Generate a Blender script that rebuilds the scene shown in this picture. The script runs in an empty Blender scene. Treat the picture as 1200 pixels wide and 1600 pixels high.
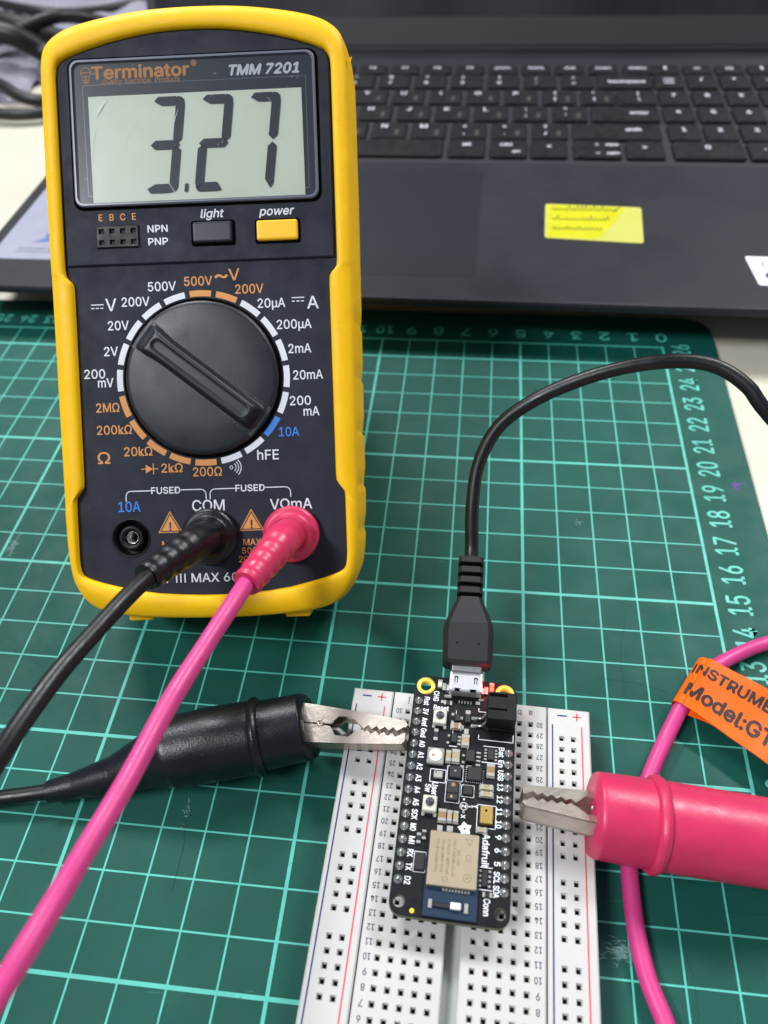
import bpy, bmesh, math, random, os
from mathutils import Vector, Matrix, noise
from mathutils.geometry import tessellate_polygon
random.seed(7)
R = math.radians
S = bpy.context.scene
S.unit_settings.system = 'METRIC'
S.unit_settings.scale_length = 0.01            # one unit is one centimetre

# ---------------------------------------------------------------- camera
cam_d = bpy.data.cameras.new('camera'); cam = bpy.data.objects.new('camera', cam_d)
S.collection.objects.link(cam); S.camera = cam
CAM = Vector((-6.7373, 2.4733, 17.5037))
CX, CY, CZ = Vector((.9935, .1061, -.0401)), Vector((.0538, -.7521, -.6568)), Vector((-.0998, .6505, -.7530))
m = Matrix((CX, -CY, -CZ)).transposed().to_4x4(); m.translation = CAM
cam.matrix_world = m
cam_d.sensor_fit = 'VERTICAL'; cam_d.sensor_height = 36; cam_d.sensor_width = 27
cam_d.lens = 1223.65 / 1600 * 36
cam_d.clip_start = .5; cam_d.clip_end = 2000
cam_d.dof.use_dof = True; cam_d.dof.focus_distance = 17.6; cam_d.dof.aperture_fstop = .16

# ---------------------------------------------------------------- world, lamps
W = bpy.data.worlds.new('World'); S.world = W; W.use_nodes = True
W.node_tree.nodes['Background'].inputs[0].default_value = (.80, .88, 1, 1)
W.node_tree.nodes['Background'].inputs[1].default_value = .26
S.view_settings.view_transform = 'Standard'; S.view_settings.look = 'None'
S.view_settings.exposure = 0
def area(name, loc, target, sx, sy, power, col):
    d = bpy.data.lights.new(name, 'AREA'); d.shape = 'RECTANGLE'; d.size = sx; d.size_y = sy
    d.energy = power; d.color = col
    o = bpy.data.objects.new(name, d); S.collection.objects.link(o); o.location = loc
    o.rotation_euler = (Vector(target) - Vector(loc)).to_track_quat('-Z', 'Y').to_euler()
    return o
area('low_tube_lamp', (-60, 88, 100), (-8, 18, 0), 50, 10, 108000, (.95, .98, 1))  # both back lamps are unseen overhead tubes, set low for falloff across the mat
area('low_tube_lamp', (52, 84, 100), (-8, 18, 0), 50, 10, 112000, (.97, .99, 1))
area('ceiling_lamp', (-113, -62, 180), (-12, 17, 4), 90, 16, 350000, (.95, .98, 1))

# ---------------------------------------------------------------- materials
def lin(c):
    return tuple(((x/255)/12.92 if x/255 <= .04045 else ((x/255+.055)/1.055)**2.4) for x in c)
def M(name, rgb, rough=.5, metal=0, nscale=0, namt=0, bump=0, bscale=60, spec=.5, coat=0, specks=None, emit=0, sss=0, wear=None):
    mt = bpy.data.materials.new(name); mt.use_nodes = True; nt = mt.node_tree; n = nt.nodes; l = nt.links
    b = n['Principled BSDF']; c = lin(rgb) + (1,)
    b.inputs['Base Color'].default_value = c; b.inputs['Roughness'].default_value = rough
    b.inputs['Metallic'].default_value = metal; b.inputs['Specular IOR Level'].default_value = spec
    b.inputs['Coat Weight'].default_value = coat
    if sss: b.inputs['Subsurface Weight'].default_value = sss; b.inputs['Subsurface Scale'].default_value = .1
    if emit: b.inputs['Emission Color'].default_value = c; b.inputs['Emission Strength'].default_value = emit
    tc = n.new('ShaderNodeTexCoord'); col = None
    def nz(scale, detail=4, rough_=.6):
        x = n.new('ShaderNodeTexNoise'); x.inputs['Scale'].default_value = scale
        x.inputs['Detail'].default_value = detail; x.inputs['Roughness'].default_value = rough_
        l.new(tc.outputs['Object'], x.inputs['Vector']); return x
    def mix(a, bb, f, t='MIX'):
        x = n.new('ShaderNodeMix'); x.data_type = 'RGBA'; x.blend_type = t
        for s, v in ((x.inputs[6], a), (x.inputs[7], bb), (x.inputs[0], f)):
            if hasattr(v, 'links'): l.new(v, s)
            else: s.default_value = v
        return x.outputs[2]
    def ramp(src, p0, p1):
        x = n.new('ShaderNodeMapRange'); x.inputs['From Min'].default_value = p0; x.inputs['From Max'].default_value = p1
        l.new(src, x.inputs['Value']); return x.outputs[0]
    if nscale:
        f = ramp(nz(nscale).outputs['Fac'], .3, .7)
        col = mix(tuple(v*(1-namt) for v in c[:3]) + (1,), tuple(min(1, v*(1+namt)) for v in c[:3]) + (1,), f)
    if specks:       # (scale, threshold, rgb, strength)
        f = ramp(nz(specks[0], 2).outputs['Fac'], specks[1], specks[1]+.06)
        mm = n.new('ShaderNodeMath'); mm.operation = 'MULTIPLY'; mm.inputs[1].default_value = specks[3]; l.new(f, mm.inputs[0])
        col = mix(col if col else c, lin(specks[2]) + (1,), mm.outputs[0])
    if wear:         # (scale, threshold, rgb): scratches along stretched noise
        mp = n.new('ShaderNodeMapping'); mp.inputs['Scale'].default_value = (1, 14, 1); mp.inputs['Rotation'].default_value = (0, 0, .6)
        l.new(tc.outputs['Object'], mp.inputs['Vector'])
        x = n.new('ShaderNodeTexNoise'); x.inputs['Scale'].default_value = wear[0]; x.inputs['Detail'].default_value = 5
        l.new(mp.outputs[0], x.inputs['Vector'])
        f = ramp(x.outputs['Fac'], wear[1], wear[1]+.05)
        mm = n.new('ShaderNodeMath'); mm.operation = 'MULTIPLY'; mm.inputs[1].default_value = wear[3]; l.new(f, mm.inputs[0])
        col = mix(col if col else c, lin(wear[2]) + (1,), mm.outputs[0])
    if col: l.new(col, b.inputs['Base Color'])
    if nscale and metal < .5:        # patchy sheen, as handled things have
        rm = n.new('ShaderNodeMapRange'); rm.inputs['From Min'].default_value = .35; rm.inputs['From Max'].default_value = .65
        rm.inputs['To Min'].default_value = rough*.82; rm.inputs['To Max'].default_value = min(1, rough*1.18); l.new(nz(nscale*1.7, 6).outputs['Fac'], rm.inputs['Value']); l.new(rm.outputs[0], b.inputs['Roughness'])
    if bump:
        bp = n.new('ShaderNodeBump'); bp.inputs['Strength'].default_value = bump; bp.inputs['Distance'].default_value = .02
        l.new(nz(bscale, 3).outputs['Fac'], bp.inputs['Height']); l.new(bp.outputs[0], b.inputs['Normal'])
    return mt
def clear(name, tint, rough, fac=.5):
    mt = bpy.data.materials.new(name); mt.use_nodes = True; n = mt.node_tree.nodes; l = mt.node_tree.links; n.clear()
    o = n.new('ShaderNodeOutputMaterial'); t = n.new('ShaderNodeBsdfTransparent'); g = n.new('ShaderNodeBsdfGlossy')
    t.inputs[0].default_value = tint + (1,); g.inputs['Roughness'].default_value = rough
    f = n.new('ShaderNodeFresnel'); f.inputs[0].default_value = 1.45
    mm = n.new('ShaderNodeMath'); mm.operation = 'MULTIPLY_ADD'; mm.inputs[1].default_value = fac; mm.inputs[2].default_value = .01
    l.new(f.outputs[0], mm.inputs[0])
    x = n.new('ShaderNodeMixShader'); l.new(mm.outputs[0], x.inputs[0]); l.new(t.outputs[0], x.inputs[1]); l.new(g.outputs[0], x.inputs[2])
    l.new(x.outputs[0], o.inputs[0]); return mt

m_desk = M('desk_laminate', (206, 200, 182), .42, nscale=.15, namt=.05, specks=(2.5, .66, (170, 160, 140), .25))
m_mat = M('mat_green', (13, 80, 70), .52, nscale=.5, namt=.10, bump=.35, bscale=45, wear=(1.1, .70, (90, 140, 128), .35), spec=.28)
m_print = M('mat_print', (86, 188, 172), .5, nscale=1.4, namt=.10, specks=(9, .70, (40, 110, 96), .8))
m_cut = M('mat_knife_mark', (10, 40, 36), .7)
m_scuff = M('mat_scuff', (104, 142, 138), .7, nscale=9, namt=.3)
m_violet = M('ink_violet', (110, 70, 170), .6)
m_yellow = M('holster_yellow', (255, 196, 0), .52, spec=.35, nscale=1.2, namt=.05, bump=.12, bscale=30, specks=(16, .68, (196, 140, 16), .55), sss=.05)
m_panel = M('panel_plastic', (33, 36, 50), .56, nscale=1.0, namt=.08, bump=.35, bscale=70, specks=(14, .70, (118, 116, 118), .22), spec=.28)
m_knob = M('knob_plastic', (25, 30, 38), .38, nscale=.8, namt=.10, bump=.2, bscale=60, specks=(16, .69, (110, 108, 104), .28))
m_black = M('black_plastic', (15, 16, 18), .42, nscale=3, namt=.1, bump=.15, bscale=40, spec=.28)
m_pit = M('socket_dark', (5, 5, 6), .9, spec=.05)
m_shell = M('laptop_plastic', (38, 38, 45), .5, nscale=.18, namt=.05, bump=.2, bscale=40, spec=.28)
m_pad = M('touchpad', (35, 35, 42), .46, bump=.1, bscale=40, spec=.28)
m_key = M('key_plastic', (23, 24, 28), .5, nscale=2, namt=.05, spec=.28)
m_well = M('key_well', (28, 30, 38), .6)
m_legend = M('key_print', (205, 206, 216), .6)
m_legend2 = M('key_print_second', (78, 76, 68), .6)
m_bezel = M('lid_bezel', (58, 58, 62), .55)
m_screen = M('laptop_panel', (46, 46, 52), .28, nscale=.10, namt=.85)  # broad grey blotches stand in for soft reflections, put into the colour
m_white = M('white_ink', (225, 228, 235), .5)
m_orange = M('orange_ink', (222, 148, 74), .5)
m_blue = M('blue_ink', (50, 128, 222), .5)
m_ybtn = M('button_yellow', (252, 196, 20), .4)
m_dbtn = M('button_navy', (26, 30, 44), .38)
m_lcd = M('lcd_glass', (244, 248, 230), .35, nscale=.5, namt=.04)
m_seg = M('lcd_segment', (38, 44, 64), .5)
m_lip = M('window_edge', (96, 102, 118), .3, spec=.8)
m_glass = clear('window_plastic', (.97, .98, .98), .10, 1.0)
m_scratch_glint = M('window_scratch_glint', (210, 216, 218), .5)
m_board = M('breadboard_abs', (202, 200, 197), .42, nscale=.6, namt=.025, sss=.12)
m_gutter = M('breadboard_gutter', (172, 176, 172), .5)
m_navy = M('rail_blue', (44, 44, 110), .5)
m_red = M('rail_red', (222, 74, 88), .5)
m_num = M('board_grey_print', (78, 80, 92), .5)
m_contact = M('hole_inside', (44, 40, 37), .6, metal=.2)
m_pcb = M('soldermask_black', (15, 16, 22), .5, nscale=3, namt=.12, spec=.25)
m_lampb = M('lamp_body', (150, 150, 146), .4)
m_edge = M('pcb_edge', (96, 98, 70), .6)
m_silk = M('silkscreen', (228, 230, 234), .55)
m_gold = M('gold_plate', (244, 220, 96), .34, metal=.35)
m_gold2 = M('microphone_gold', (214, 178, 104), .34, metal=.8)
m_solder = M('solder', (206, 208, 206), .24, metal=.85, bump=.4, bscale=18)
m_tin = M('tinned_end', (205, 204, 196), .3, metal=.6)
m_capc = M('capacitor_brown', (150, 112, 74), .5)
m_capb = M('capacitor_tan', (168, 150, 112), .5)
m_chip = M('chip_black', (28, 29, 32), .5)
m_shield = M('module_can', (186, 170, 144), .38, metal=.5, nscale=2, namt=.06)
m_etch = M('can_etch', (142, 124, 100), .5)
m_blupcb = M('module_blue', (20, 44, 68), .4)
m_steel = M('plug_steel', (206, 206, 210), .38, metal=.8, bump=.15, bscale=14)
m_nickel = M('clip_nickel', (200, 190, 178), .36, metal=.9, nscale=2, namt=.12, bump=.30, bscale=8, specks=(9, .69, (110, 84, 62), .5))
m_btnw = M('switch_body', (206, 204, 192), .42)
m_btnk = M('switch_cap', (50, 50, 66), .4)
m_ledoff = M('white_lamp_body', (226, 224, 206), .35)
m_redled = M('red_lamp_lit', (255, 70, 40), .4, emit=3.2)
m_rubk = M('lead_black', (11, 12, 16), .38, nscale=2, namt=.1, bump=.12, bscale=26, specks=(17, .70, (120, 118, 120), .22))
m_rubb = M('boot_black', (12, 13, 22), .34, nscale=1, namt=.08, bump=.35, bscale=22, specks=(17, .70, (120, 118, 120), .22))
m_usbk = M('usb_moulding', (24, 24, 30), .52, bump=.1, bscale=40, specks=(17, .70, (120, 118, 120), .22))
m_pinkw = M('lead_pink', (212, 62, 134), .42, nscale=1.5, namt=.05, sss=.1, specks=(17, .70, (176, 40, 84), .22))
m_pinkb = M('boot_pink', (206, 48, 92), .36, nscale=1.5, namt=.06, bump=.2, bscale=16, sss=.12, specks=(17, .70, (176, 40, 84), .22))
m_tag = M('tag_orange', (250, 104, 12), .42, nscale=.8, namt=.05, bump=.3, bscale=3, spec=.2)
m_ink = M('tag_ink', (40, 12, 10), .5)
m_slabel = M('laptop_label_grey', (150, 151, 170), .5, nscale=.6, namt=.05)
m_emblem = M('label_emblem', (86, 106, 160), .5)
m_note = M('note_glare_pale', (196, 193, 92), .45, nscale=.5, namt=.04)
m_unglared = M('note_unglared', (200, 196, 0), .45, nscale=1, namt=.05)
m_pen = M('note_pen', (150, 146, 20), .6)
m_penk = M('note_pen_dark', (84, 88, 60), .6)
m_wht = M('sticker_white', (226, 228, 236), .4)
m_cblk = M('background_cable', (9, 9, 11), .45)
m_bag = M('bag_film', (146, 144, 156), .25, nscale=.3, namt=.1)

# ---------------------------------------------------------------- mesh helpers
I4 = Matrix.Identity(4)
class MB:
    def __init__(s): s.v = []; s.f = []; s.mi = []; s.sm = []
    def add(s, vs, fs, X=None, smooth=False, mi=0):
        o = len(s.v)
        s.v += [tuple(X @ Vector(p)) for p in vs] if X is not None else [tuple(p) for p in vs]
        for f in fs: s.f.append(tuple(i+o for i in f)); s.mi.append(mi); s.sm.append(smooth)
        return s
    def box(s, x0, x1, y0, y1, z0, z1, X=None, mi=0):
        return s.add([(x, y, z) for z in (z0, z1) for y in (y0, y1) for x in (x0, x1)],
                     [(0,2,3,1), (4,5,7,6), (0,1,5,4), (2,6,7,3), (0,4,6,2), (1,3,7,5)], X, mi=mi)
    def rbox(s, x0, x1, y0, y1, z0, z1, r=.03, seg=2, X=None, mi=0, smooth=False):
        bm = bmesh.new(); bmesh.ops.create_cube(bm, size=1)
        for v in bm.verts: v.co = ((x0+x1)/2 + v.co.x*(x1-x0), (y0+y1)/2 + v.co.y*(y1-y0), (z0+z1)/2 + v.co.z*(z1-z0))
        bmesh.ops.bevel(bm, geom=bm.edges[:], offset=r, segments=seg, affect='EDGES', profile=.5)
        bm.verts.ensure_lookup_table()
        s.add([v.co[:] for v in bm.verts], [[v.index for v in f.verts] for f in bm.faces], X, smooth, mi); bm.free(); return s
    def plate(s, outer, holes, z0, z1, X=None, mi=0, wall=None, ch=0):
        """flat sheet with holes; ch chamfers the top outer edge"""
        loops = [outer] + holes; wm = mi if wall is None else wall
        top = [[Vector((x, y, 0)) for x, y in lp] for lp in loops]
        if ch: top[0] = [Vector((x, y, 0)) for x, y in inset(outer, ch)]
        tri = tessellate_polygon(top)
        flat = [p for lp in top for p in lp]; N = len(flat)
        up = []
        for t in tri:
            a, b, c = (flat[i] for i in t)
            up.append(tuple(t) if (b-a).cross(c-a).z > 0 else tuple(reversed(t)))
        s.add([(p.x, p.y, z1) for p in flat], up, X, mi=mi)
        low = [p for lp in loops for p in lp]
        s.add([(p[0], p[1], z0) for p in low], [tuple(reversed(t)) for t in up], X, mi=mi)
        k = 0
        for lp, tp in zip(loops, top):
            n = len(lp); vs = [(p[0], p[1], z0) for p in lp] + [(p[0], p[1], z1 - ch) for p in lp] + [(p.x, p.y, z1) for p in tp]
            fs = [(i, (i+1) % n, n+(i+1) % n, n+i) for i in range(n)]
            if ch and lp is outer: fs += [(n+i, n+(i+1) % n, 2*n+(i+1) % n, 2*n+i) for i in range(n)]
            elif ch: vs = vs[:n] + [(p[0], p[1], z1) for p in lp]
            s.add(vs, fs, X, mi=wm)
        return s
    def sheet(s, poly, z, X=None, mi=0):
        tri = tessellate_polygon([[Vector((x, y, 0)) for x, y in poly]])
        fs = []
        for t in tri:
            a, b, c = (Vector((*poly[i], 0)) for i in t)
            fs.append(tuple(t) if (b-a).cross(c-a).z > 0 else tuple(reversed(t)))
        return s.add([(x, y, z) for x, y in poly], fs, X, mi=mi)
    def line(s, pts, w, z, X=None, mi=0):
        for (x0, y0), (x1, y1) in zip(pts, pts[1:]):
            d = Vector((x1-x0, y1-y0)); L = d.length
            if L < 1e-6: continue
            n = Vector((-d.y, d.x)) / L * w/2; e = d/L*w*.3
            s.add([(x0-n.x-e.x, y0-n.y-e.y, z), (x1-n.x+e.x, y1-n.y+e.y, z), (x1+n.x+e.x, y1+n.y+e.y, z), (x0+n.x-e.x, y0+n.y-e.y, z)], [(0, 1, 2, 3)], X, mi=mi)
        return s
    def rings(s, loops, X=None, smooth=True, closed=True, cap0=False, cap1=False, mi=0):
        n = len(loops[0]); vs = [p for l in loops for p in l]; fs = []
        for j in range(len(loops)-1):
            for i in range(n if closed else n-1):
                fs.append((j*n+i, j*n+(i+1) % n, (j+1)*n+(i+1) % n, (j+1)*n+i))
        s.add(vs, fs, X, smooth, mi)
        if cap0: s.add(loops[0], [tuple(reversed(range(n)))], X, False, mi)
        if cap1: s.add(loops[-1], [tuple(range(n))], X, False, mi)
        return s
    def lathe(s, prof, seg=32, X=None, mi=0, smooth=True, cap0=False, cap1=False):
        return s.rings([[(r*math.cos(2*math.pi*i/seg), r*math.sin(2*math.pi*i/seg), z) for i in range(seg)] for r, z in prof], X, smooth, cap0=cap0, cap1=cap1, mi=mi)
    def tube(s, pts, rad, seg=16, mi=0, X=None, up=None, squash=None):
        """pts: Vectors; rad: number or list"""
        pts = [Vector(p) for p in pts]; n = len(pts)
        T = [(pts[min(i+1, n-1)] - pts[max(i-1, 0)]).normalized() for i in range(n)]
        N = Vector(up) if up else (Vector((0, 0, 1)) if abs(T[0].z) < .9 else Vector((1, 0, 0)))
        loops = []
        for i in range(n):
            N = (N - T[i]*N.dot(T[i])).normalized(); B = T[i].cross(N)
            r = rad[i] if isinstance(rad, (list, tuple)) else rad*(1+.025*math.sin(i*.37)*math.sin(i*.11))
            a = (r, r) if not squash else (r*squash[0], r*squash[1])
            loops.append([tuple(pts[i] + N*math.cos(2*math.pi*k/seg)*a[0] + B*math.sin(2*math.pi*k/seg)*a[1]) for k in range(seg)])
        return s.rings(loops, X, True, cap0=True, cap1=True, mi=mi)
    def text(s, body, x, y, h, X=None, z=0, rot=0, align='CENTER', w=None, bold=0, shear=0, mi=0):
        """h is the height of a capital, w the width of the whole word; bold thickens the strokes by so many cm"""
        vs, fs, x0, x1 = glyphs(body)
        if not vs: return s
        k = (w-h*shear)/((x1-x0)*h) if w else .93; c, q = math.cos(rot), math.sin(rot)
        ax = {'CENTER': (x0+x1)/2, 'LEFT': x0, 'RIGHT': x1}[align]
        for j, (dx, dy) in enumerate(((0, 0), (bold, 0), (-bold, 0), (0, bold), (0, -bold)) if bold else ((0, 0),)):
            out = []
            for a, b in vs:
                u, v = (a-ax+(b*shear))*h*k+dx, b*h+dy; out.append((x+u*c-v*q, y+u*q+v*c, z+j*.0002))
            s.add(out, fs, X, mi=mi)
        return s
    def build(s, name, mats, parent=None, label=None, kind=None):
        me = bpy.data.meshes.new(name); me.from_pydata(s.v, [], s.f)
        if not isinstance(mats, (list, tuple)): mats = [mats]
        for mt in mats: me.materials.append(mt)
        me.polygons.foreach_set('material_index', s.mi); me.polygons.foreach_set('use_smooth', s.sm); me.update()
        o = bpy.data.objects.new(name, me); S.collection.objects.link(o)
        if parent: o.parent = parent
        if label: o['label'] = label
        if kind: o['kind'] = kind
        return o
FONT = None
try: FONT = bpy.data.fonts.load(os.path.join(bpy.utils.system_resource('DATAFILES', path='fonts'), 'Inter.woff2'))
except Exception: FONT = None
_g = {}
def glyphs(body):
    """flat letter outlines scaled to cap height 1, centred on half the cap height"""
    if body in _g: return _g[body]
    plain_i = 'I' in body and not any(c in body for c in 'gjpqyQ,')   # the font's I carries bars: a plain stroke is cut from its |
    c = bpy.data.curves.new('lettering', 'FONT'); c.body = body.replace('I', '|') if plain_i else body; c.size = 1; c.resolution_u = 3
    c.align_x = 'LEFT'; c.align_y = 'TOP_BASELINE'; c.fill_mode = 'FRONT'
    if FONT: c.font = FONT
    o = bpy.data.objects.new('lettering', c); S.collection.objects.link(o)
    dg = bpy.context.evaluated_depsgraph_get(); e = o.evaluated_get(dg); me = e.to_mesh()
    vs = [(v.co.x, v.co.y) for v in me.vertices]; fs = [tuple(p.vertices) for p in me.polygons]
    e.to_mesh_clear(); bpy.data.objects.remove(o); bpy.data.curves.remove(c)
    if body == 'H': _g['cap'] = max(v[1] for v in vs)
    if plain_i: vs = [(x, max(0, min(_g['cap'], y))) for x, y in vs]
    cap = _g['cap'] if 'cap' in _g else 1
    vs = [(x/cap, y/cap-.5) for x, y in vs]
    _g[body] = (vs, fs, min([v[0] for v in vs] or [0]), max([v[0] for v in vs] or [0])); return _g[body]
glyphs('H'); _g.pop('H')
def inset(poly, d):
    n = len(poly); out = []
    A = sum(poly[i][0]*poly[(i+1) % n][1] - poly[(i+1) % n][0]*poly[i][1] for i in range(n)); sg = 1 if A > 0 else -1
    for i in range(n):
        a, b, c = Vector(poly[i-1]), Vector(poly[i]), Vector(poly[(i+1) % n])
        n1 = Vector((-(b-a).y, (b-a).x)).normalized()*sg; n2 = Vector((-(c-b).y, (c-b).x)).normalized()*sg
        q = n1+n2; q = q/max(.3, q.length_squared)*2 if q.length > 1e-6 else n1
        out.append((b.x+q.x*d, b.y+q.y*d))
    return out
def rrect(x0, x1, y0, y1, r, n=5):
    p = []
    for cx, cy, a in ((x1-r, y0+r, -90), (x1-r, y1-r, 0), (x0+r, y1-r, 90), (x0+r, y0+r, 180)):
        for i in range(n+1):
            t = R(a + 90*i/n); p.append((cx+r*math.cos(t), cy+r*math.sin(t)))
    return p
def circ(x, y, r, n=24): return [(x+r*math.cos(2*math.pi*i/n), y+r*math.sin(2*math.pi*i/n)) for i in range(n)]
def spline(P, step=.12):
    P = [Vector(p) for p in P]; Q = [2*P[0]-P[1]] + P + [2*P[-1]-P[-2]]; out = []
    for i in range(1, len(Q)-2):
        a, b, c, d = Q[i-1], Q[i], Q[i+1], Q[i+2]
        n = max(2, int((c-b).length/step))
        for k in range(n):
            t = k/n
            out.append(.5*((2*b) + (c-a)*t + (2*a-5*b+4*c-d)*t*t + (3*b-a-3*c+d)*t**3))
    out.append(P[-1]); return out
def frame(o, x, z):                   # matrix with origin o, local X along x, local Z near z
    x = Vector(x).normalized(); z = Vector(z); z = (z - x*z.dot(x)).normalized(); y = z.cross(x)
    mm = Matrix((x, y, z)).transposed().to_4x4(); mm.translation = Vector(o); return mm
def frame_z(o, z, x):
    z = Vector(z).normalized(); x = Vector(x); x = (x - z*x.dot(z)).normalized(); y = z.cross(x)
    mm = Matrix((x, y, z)).transposed().to_4x4(); mm.translation = Vector(o); return mm
def thing(name, label, cat, mat=None, group=None):
    o = bpy.data.objects.new(name, None); S.collection.objects.link(o); o.empty_display_size = .5
    o['label'] = label; o['category'] = cat
    if group: o['group'] = group
    if mat is not None: o.matrix_world = mat
    return o
def copy_part(src, parent, X, label=None):
    c = src.copy(); S.collection.objects.link(c); c.parent = parent; c.matrix_local = X
    if 'label' in c: del c['label']
    if label: c['label'] = label
    return c
# a point seen at a pixel of the photograph, on the level z or at a distance (used only while surveying cable runs)
def at(px, py, z):
    d = CX*((px-600)/1223.65) + CY*((py-800)/1223.65) + CZ; return CAM + d*((z-CAM.z)/d.z)
def away(px, py, dist):
    d = CX*((px-600)/1223.65) + CY*((py-800)/1223.65) + CZ; return CAM + d.normalized()*dist

# ================================================================ desk
b = MB(); b.box(-160, 120, -60, 110, -3.3, -.3)
b.build('desk', m_desk, kind='structure')
b = MB(); b.add([(-400, 190, -75), (400, 190, -75), (400, 190, 260), (-400, 190, 260)], [(0, 1, 2, 3)])
b.build('wall', M('wall_paint', (150, 152, 156), .8), kind='structure')
b = MB(); b.box(-400, 400, -300, 200, -80, -75); b.build('floor', M('floor_tile', (120, 116, 110), .6), kind='structure')

# ================================================================ cutting mat
mat = thing('cutting_mat', 'green self-healing cutting mat with turquoise centimetre grid under all the parts', 'cutting mat')
b = MB(); b.plate(rrect(-47, 1.86, -5, 27.8, .9, 8), [], -.296, 0, ch=.03); b.build('sheet', m_mat, mat)
b = MB(); Z = .004
for i in range(0, 45):
    w = .08 if i % 5 == 0 else .042
    b.add([(-i-w/2, -3, Z), (-i+w/2, -3, Z), (-i+w/2, 26, Z), (-i-w/2, 26, Z)], [(0, 1, 2, 3)])
for j in range(-3, 27):
    w = .085 if j % 5 == 0 else (.075 if j == 26 else .040)
    b.add([(-44, j-w/2, Z+.002), (0.04, j-w/2, Z+.002), (0.04, j+w/2, Z+.002), (-44, j+w/2, Z+.002)], [(0, 1, 2, 3)])
b.build('printed_grid', m_print, mat, kind='stuff')
b = MB()
for i in range(0, 45): b.text(str(i), -i+.02, 26.56, .44, z=Z, rot=math.pi, w=.36 if i < 10 else .62, bold=.012)
for j in range(0, 27): b.text(str(j), .62, j+(.02 if j < 26 else -.12), .60, z=Z, rot=math.pi/2, w=.26 if j < 10 else .60, bold=.012)
b.build('printed_number', m_print, mat, kind='stuff')
b = MB(); rnd = random.Random(3)
for k in range(70):
    x, y = rnd.uniform(-24, 1), rnd.uniform(4, 26); a = rnd.uniform(0, 6.28) if k % 2 else rnd.choice((0, 1.57)); L = rnd.uniform(.3, 2.6)
    pts = [(x, y), (x+L/2*math.cos(a), y+L/2*math.sin(a)), (x+L*math.cos(a+.1), y+L*math.sin(a+.1))]
    b.line(pts, rnd.uniform(.003, .007), Z+.004)
b.build('knife_cut', m_cut, mat, kind='stuff')
def scuff(P, nblob, r, mt, name, sd, dx=.3, dy=.15):
    b = MB(); rr = random.Random(sd); a0 = rr.uniform(0, 3.14)
    for k in range(nblob*5):
        x, y = P.x+rr.gauss(0, dx), P.y+rr.gauss(0, dy); a = a0+rr.gauss(0, .5); L = rr.uniform(r*.3, 2*r); w = rr.uniform(.004, .016)
        b.sheet([(x-L*math.cos(a), y-L*math.sin(a)), (x+w*math.sin(a), y-w*math.cos(a)), (x+L*math.cos(a+.3), y+L*math.sin(a+.3)), (x-w*math.sin(a), y+w*math.cos(a))], Z+.006+k*.00003)
    b.build(name, mt, mat, kind='stuff')
scuff(at(21, 852, 0), 16, .06, m_scuff, 'scuff', 1, .05, .2)
scuff(at(972, 1488, 0), 26, .06, m_scuff, 'scuff', 2, .16, .09)
scuff(at(1152, 759, 0), 8, .05, m_violet, 'ink_spot', 4, .08, .06)
scuff(at(292, 1268, 0), 5, .03, m_scuff, 'scuff', 5, .04, .16)
scuff(at(903, 816, 0), 4, .03, m_scuff, 'scuff', 6, .08, .05)

# ================================================================ laptop
LA = Matrix.Translation((-26.1, 26.22, 0)) @ Matrix.Rotation(R(-.5), 4, 'Z')
lap = thing('laptop', 'dark grey open laptop with number pad behind the cutting mat', 'laptop', LA)
TOP = 1.7; LW, LD = 36.4, 24.0
b = MB()
prof = [(.0, 1.40), (.0, 1.58), (.05, 1.67), (.14, TOP), (LD-.5, TOP), (LD-.1, TOP-.15), (LD, 1.2), (LD-.3, .45), (4.2, .25), (1.4, .85), (.1, 1.34)]
loops = [[(x, y+(.12 if e else 0)*(1 if y < 12 else -1), z-(.05 if e and z > 1.5 else 0)) for y, z in prof] for x, e in ((0, 1), (.12, 0), (LW-.12, 0), (LW, 1))]
b.rings(loops, smooth=False, cap0=True, cap1=True); b.build('base', m_shell, lap)
for x, y in ((3, 4), (33, 4), (3, 22), (33, 22)): MB().rbox(x-1.6, x+1.6, y-.3, y+.3, -.298, .5, .08).build('foot', m_black, lap)
b = MB(); b.plate(rrect(2.0, 34.2, 10.3, 22.4, .25), [], TOP, TOP+.004); b.build('key_well', m_well, lap)
b = MB(); b.plate(rrect(9.3, 19.35, 1.45, 9.6, .15), [], TOP, TOP+.006); b.build('touchpad', m_pad, lap)
# keys: (world-x centre, world-y centre, width, height, legend, second legend, corner)
KX = lambda wx: wx+26.1; cache = {}
def key(x0, x1, y0, y1, legs, align=0):
    x0, x1 = KX(x0)+.12, KX(x1)+.12; y0 -= 26.22-.12; y1 -= 26.22-.12; w, h = round(x1-x0, 2), round(y1-y0, 2)
    X = Matrix.Translation(((x0+x1)/2, (y0+y1)/2, TOP))
    if (w, h) not in cache:
        bb = MB(); bb.plate(rrect(-w/2, w/2, -h/2, h/2, .14, 3), [], .01, .17, ch=.05)
        o = bb.build('key', m_key, lap); o.matrix_local = X; cache[(w, h)] = o
    else: copy_part(cache[(w, h)], lap, X)
    for t, px, py, sz, second in legs:
        (LG2 if second else LG).text(t, (x0+x1)/2+px, (y0+y1)/2+py, sz*.66, z=TOP+.174, bold=0 if second else .012)
LG, LG2 = MB(), MB()
P = 1.83; H = 1.58
rows = {'z': 38.59, 'a': 40.50, 'q': 42.38, 'n': 44.32, 'f': 46.14, 's': 36.81}
def letter(c, wx, row, sec=None, up=None):
    y0 = rows[row]; legs = [(c, -.25 if not up else -.3, .32 if not up else .0, .52, 0)]
    if up: legs = [(up, -.2, .38, .42, 0), (c, -.2, -.3, .42, 0)]
    if sec: legs.append((sec, .38, -.3, .5, 1))
    key(wx-.78, wx+.78, y0, y0+H, legs)
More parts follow.
